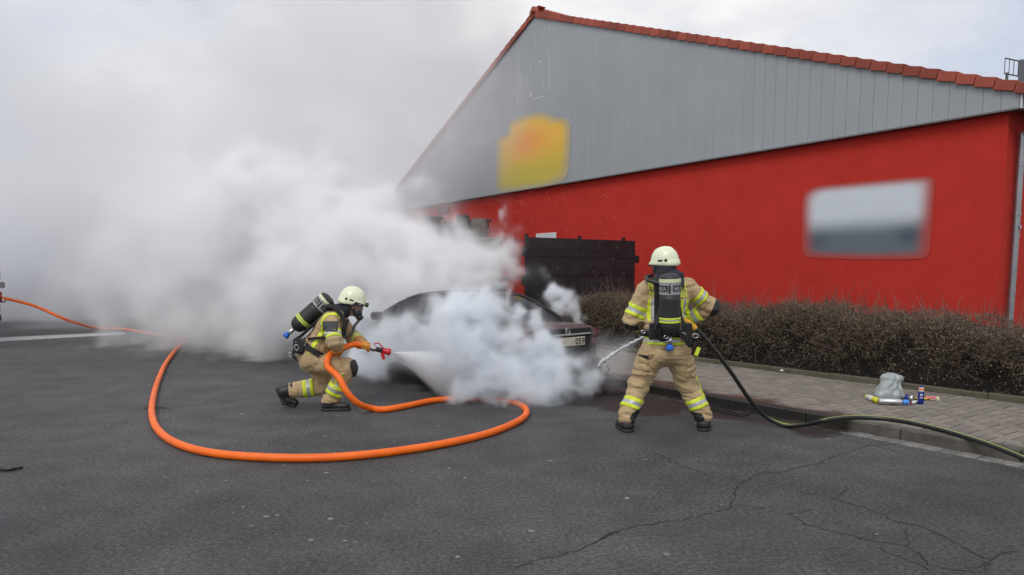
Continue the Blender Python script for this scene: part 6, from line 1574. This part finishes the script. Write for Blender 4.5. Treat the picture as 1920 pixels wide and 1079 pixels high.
# --- the thick white bank pouring out of the car towards the camera
NEAR_PUFFS = [P(925, 556, 9.4, .18), P(858, 562, 9.4, .22), P(815, 590, 9.5, .22), P(695, 682, 10.1, .26), P(955, 640, 8.62, .20), P(925, 620, 8.7, .24), P(985, 665, 8.6, .22), P(1020, 735, 8.6, .2), P(722, 622, 10.2, .3), P(700, 640, 10.0, .3), P(680, 610, 11.2, .38), P(820, 660, 8.95, .24), P(780, 640, 9.3, .26), P(740, 640, 9.7, .28), P(865, 590, 8.75, .36), P(885, 650, 8.6, .38), P(850, 660, 8.75, .30), P(905, 700, 8.6, .32), P(960, 708, 8.5, .32), P(1012, 705, 8.6, .33), P(1060, 708, 8.8, .27), P(1096, 714, 9.05, .19),
              P(1016, 652, 8.8, .22), P(1000, 612, 8.95, .14), P(1032, 668, 8.85, .16), P(900, 570, 8.95, .2), P(940, 670, 8.5, .2), P(830, 622, 9.1, .32), P(790, 618, 9.5, .28), P(755, 628, 9.8, .26),
              P(880, 728, 8.6, .2), P(930, 738, 8.5, .2), P(990, 738, 8.5, .2), P(1040, 735, 8.6, .22), P(1090, 735, 8.85, .17), P(955, 612, 8.8, .11),
              P(1035, 562, 11.4, .16), P(1055, 570, 11.2, .15), P(1074, 578, 11.0, .13), P(1092, 588, 10.9, .09), P(1048, 583, 11.1, .14)]
NLO, NHI = (-2.9, 7.8, 0.0), (1.6, 11.8, 1.8)
def near_field(X, Y, Z, shape, size):
    S = warp(puff_field(X, Y, Z, shape, NLO, size, NEAR_PUFFS), size, ((.45, .14), (.16, .06)))
    n = warp(fbm(shape, size, 0.34, 4, rng, 0.6, billow=True), size, ((.3, .1),))
    thin = 1 - .72 * sstep((-.62 - X) / .45) * sstep((Z - .15) / .6)
    x = np.clip((S + .26 + (n - 0.60) * 1.35) * 1.5, 0, 1); halo = .05 * sstep(S + .8)
    return (x ** 1.7 * 1.15 + halo) * thin
smoke_volume('smoke_cloud', 'dense white smoke rolling out of the burning car', NLO, NHI, 0.032, near_field, 11.5, (.953, .976, 1.0))
# --- the white bank drifting off behind the car and behind the crouching firefighter
MID_PUFFS = [P(255, 612, 15.6, .7), P(320, 622, 15.0, .6), P(230, 480, 15.8, 1.1), P(180, 540, 16.2, .9), P(300, 400, 15.6, 1.2), P(300, 520, 15.2, .9), P(260, 580, 15.6, .8), P(440, 500, 14.6, 1.1), P(520, 480, 14.2, 1.1), P(905, 480, 12.2, .42), P(930, 455, 12.4, .25), P(870, 470, 12.3, .5), P(890, 520, 12, .45), P(830, 455, 12.6, .55), P(780, 450, 12.8, .65), P(730, 440, 13, .7), P(670, 440, 13.2, .85), P(600, 430, 13.6, .95), P(540, 400, 14, 1.0), P(470, 400, 14.3, 1.1), P(400, 420, 14.8, 1.0), P(345, 470, 14.8, .9),
             P(820, 520, 12.2, .6), P(740, 520, 12.4, .8), P(660, 530, 12.8, .9), P(570, 540, 13.4, 1.1), P(480, 560, 14, 1.0), P(410, 580, 14.4, .8), P(350, 600, 14.8, .7), P(300, 610, 15.2, .6), P(560, 600, 13.2, .7), P(640, 600, 12.4, .6), P(470, 620, 14, .6), P(530, 620, 13.5, .6), P(720, 585, 12, .5), P(950, 500, 12, .18), P(1000, 530, 12, .15), P(960, 525, 11.8, .2),
             P(930, 430, 12.3, .2), P(948, 412, 12.2, .14), P(962, 392, 12.1, .15), P(972, 375, 12, .1)]
MLO, MHI = (-9.5, 10.6, 0.0), (1.2, 17, 4.6)
def mid_field(X, Y, Z, shape, size):
    S = warp(puff_field(X, Y, Z, shape, MLO, size, MID_PUFFS), size, ((1.2, .38), (.4, .15)))
    n = warp(fbm(shape, size, 0.9, 5, rng, 0.6, billow=True), size, ((.7, .22),))
    x = np.clip((S + .42 + (n - 0.60) * 1.5) * 1.2, 0, 1); halo = .03 * sstep(S + .8)
    return (x ** 1.6 * 1.2 + halo) * (.26 + .74 * sstep((X + 8.3) / 5.0))
smoke_volume('smoke_bank', 'white billowing smoke bank behind the crouching firefighter', MLO, MHI, 0.06, mid_field, 4.6, (.992, .994, .998))
# --- the tall grey plume
FAR_PUFFS = [P(680, 340, 17, 1.8), P(700, 230, 18.5, 2.2), P(770, 90, 21, 2.6), P(670, 130, 20, 3.0), P(600, 260, 18, 2.8), P(480, 180, 20, 3.6), P(330, 260, 20, 3.6), P(180, 330, 23, 4.0), P(50, 420, 25.5, 4.2), P(220, 470, 21, 2.8), P(380, 430, 17.5, 2.4), P(330, 90, 24, 4.5), P(90, 170, 24, 4.5), P(560, 20, 22, 4.2), P(840, 10, 24, 2.4), P(70, 530, 26.5, 3.2), P(190, 560, 25, 2.8), P(-120, 420, 26, 4.5), P(-80, 200, 25, 5), P(320, 560, 18, 1.8), P(760, 410, 15.5, .7)]
FLO, FHI = (-25, 13.0, 0), (2.5, 33, 16)
def far_field(X, Y, Z, shape, size):
    S = puff_field(X, Y, Z, shape, FLO, size, FAR_PUFFS)
    n = fbm(shape, size, 5.0, 5, rng, 0.55)
    n2 = fbm(shape, size, 1.6, 3, rng, 0.5, billow=True)
    d = sstep((S + .35 + (n - 0.5) * 3.4 + (n2 - .6) * .5) * .9)
    ends = sstep((16 - Z) / 5 + 0 * X) * sstep((X + 25) / 4) * sstep((33 - Y) / 4) * (1 - .93 * sstep((-6.0 - X) / 2.5) * sstep((21.5 - Y) / 2) * sstep((4 - Z) / 2))
    low = (.30 + .7 * np.exp(-Z / 3.5)) * (1 + 1.6 * sstep((Y - 21.5) / 3) * sstep((5 - Z) / 3)) + .12 * sstep((X + 9) / 5)
    return d * ends * low
smoke_volume('smoke_plume', 'tall grey smoke plume filling the air over the street', FLO, FHI, 0.16, far_field, .55, (.955, .96, .975))
# --- spray fan: a fine mist cone
tip = np.array(nz_tip); axv = np.array(sp_ax)
SLO, SHI = tip - np.array([.15, .35, .75]), tip + np.array([1.4, 1.3, .2]); SLO[2] = 0.0
def spray_field(X, Y, Z, shape, size):
    dx, dy, dz = X - tip[0], Y - tip[1], Z - tip[2]
    L_ = dx * axv[0] + dy * axv[1] + (dz + .16 * np.clip((dx * axv[0] + dy * axv[1]) / 1.35, 0, 1.2) ** 2) * axv[2]
    zz = dz + .14 * np.clip(L_ / 1.3, 0, 1.3) ** 2
    r = np.sqrt((dx - L_ * axv[0]) ** 2 + (dy - L_ * axv[1]) ** 2 + (zz - L_ * axv[2]) ** 2); ang = r / np.maximum(L_, .02)
    n = fbm(shape, size, .14, 3, rng, .6)
    core = sstep((.37 - ang) / .2) * (L_ > 0.0) * sstep((1.45 - L_) / .5)
    return core * (.35 + 1.3 * n) / (1 + (np.maximum(L_, 0) / .3) ** 1.35)
smoke_volume('spray_mist', 'white mist cone of water sprayed from the red nozzle', SLO, SHI, 0.02, spray_field, 42.0, (.97, .975, .98), cat='water spray')
MP = [P(1145, 690, 9.4, .35), P(1165, 660, 9.2, .22), P(1150, 725, 9.3, .25), P(1125, 650, 9.8, .25)]
DLO, DHI = (.5, 8.4, 0), (2.1, 10.6, 1.2)
def drift_field(X, Y, Z, shape, size):
    S = puff_field(X, Y, Z, shape, DLO, size, MP); return sstep(S + .2 + (fbm(shape, size, .4, 3, rng) - .5) * 1.2)
smoke_volume('drifting_mist', 'thin grey mist drifting beside the car boot', DLO, DHI, 0.05, drift_field, .9, (.95, .95, .96), cat='mist')
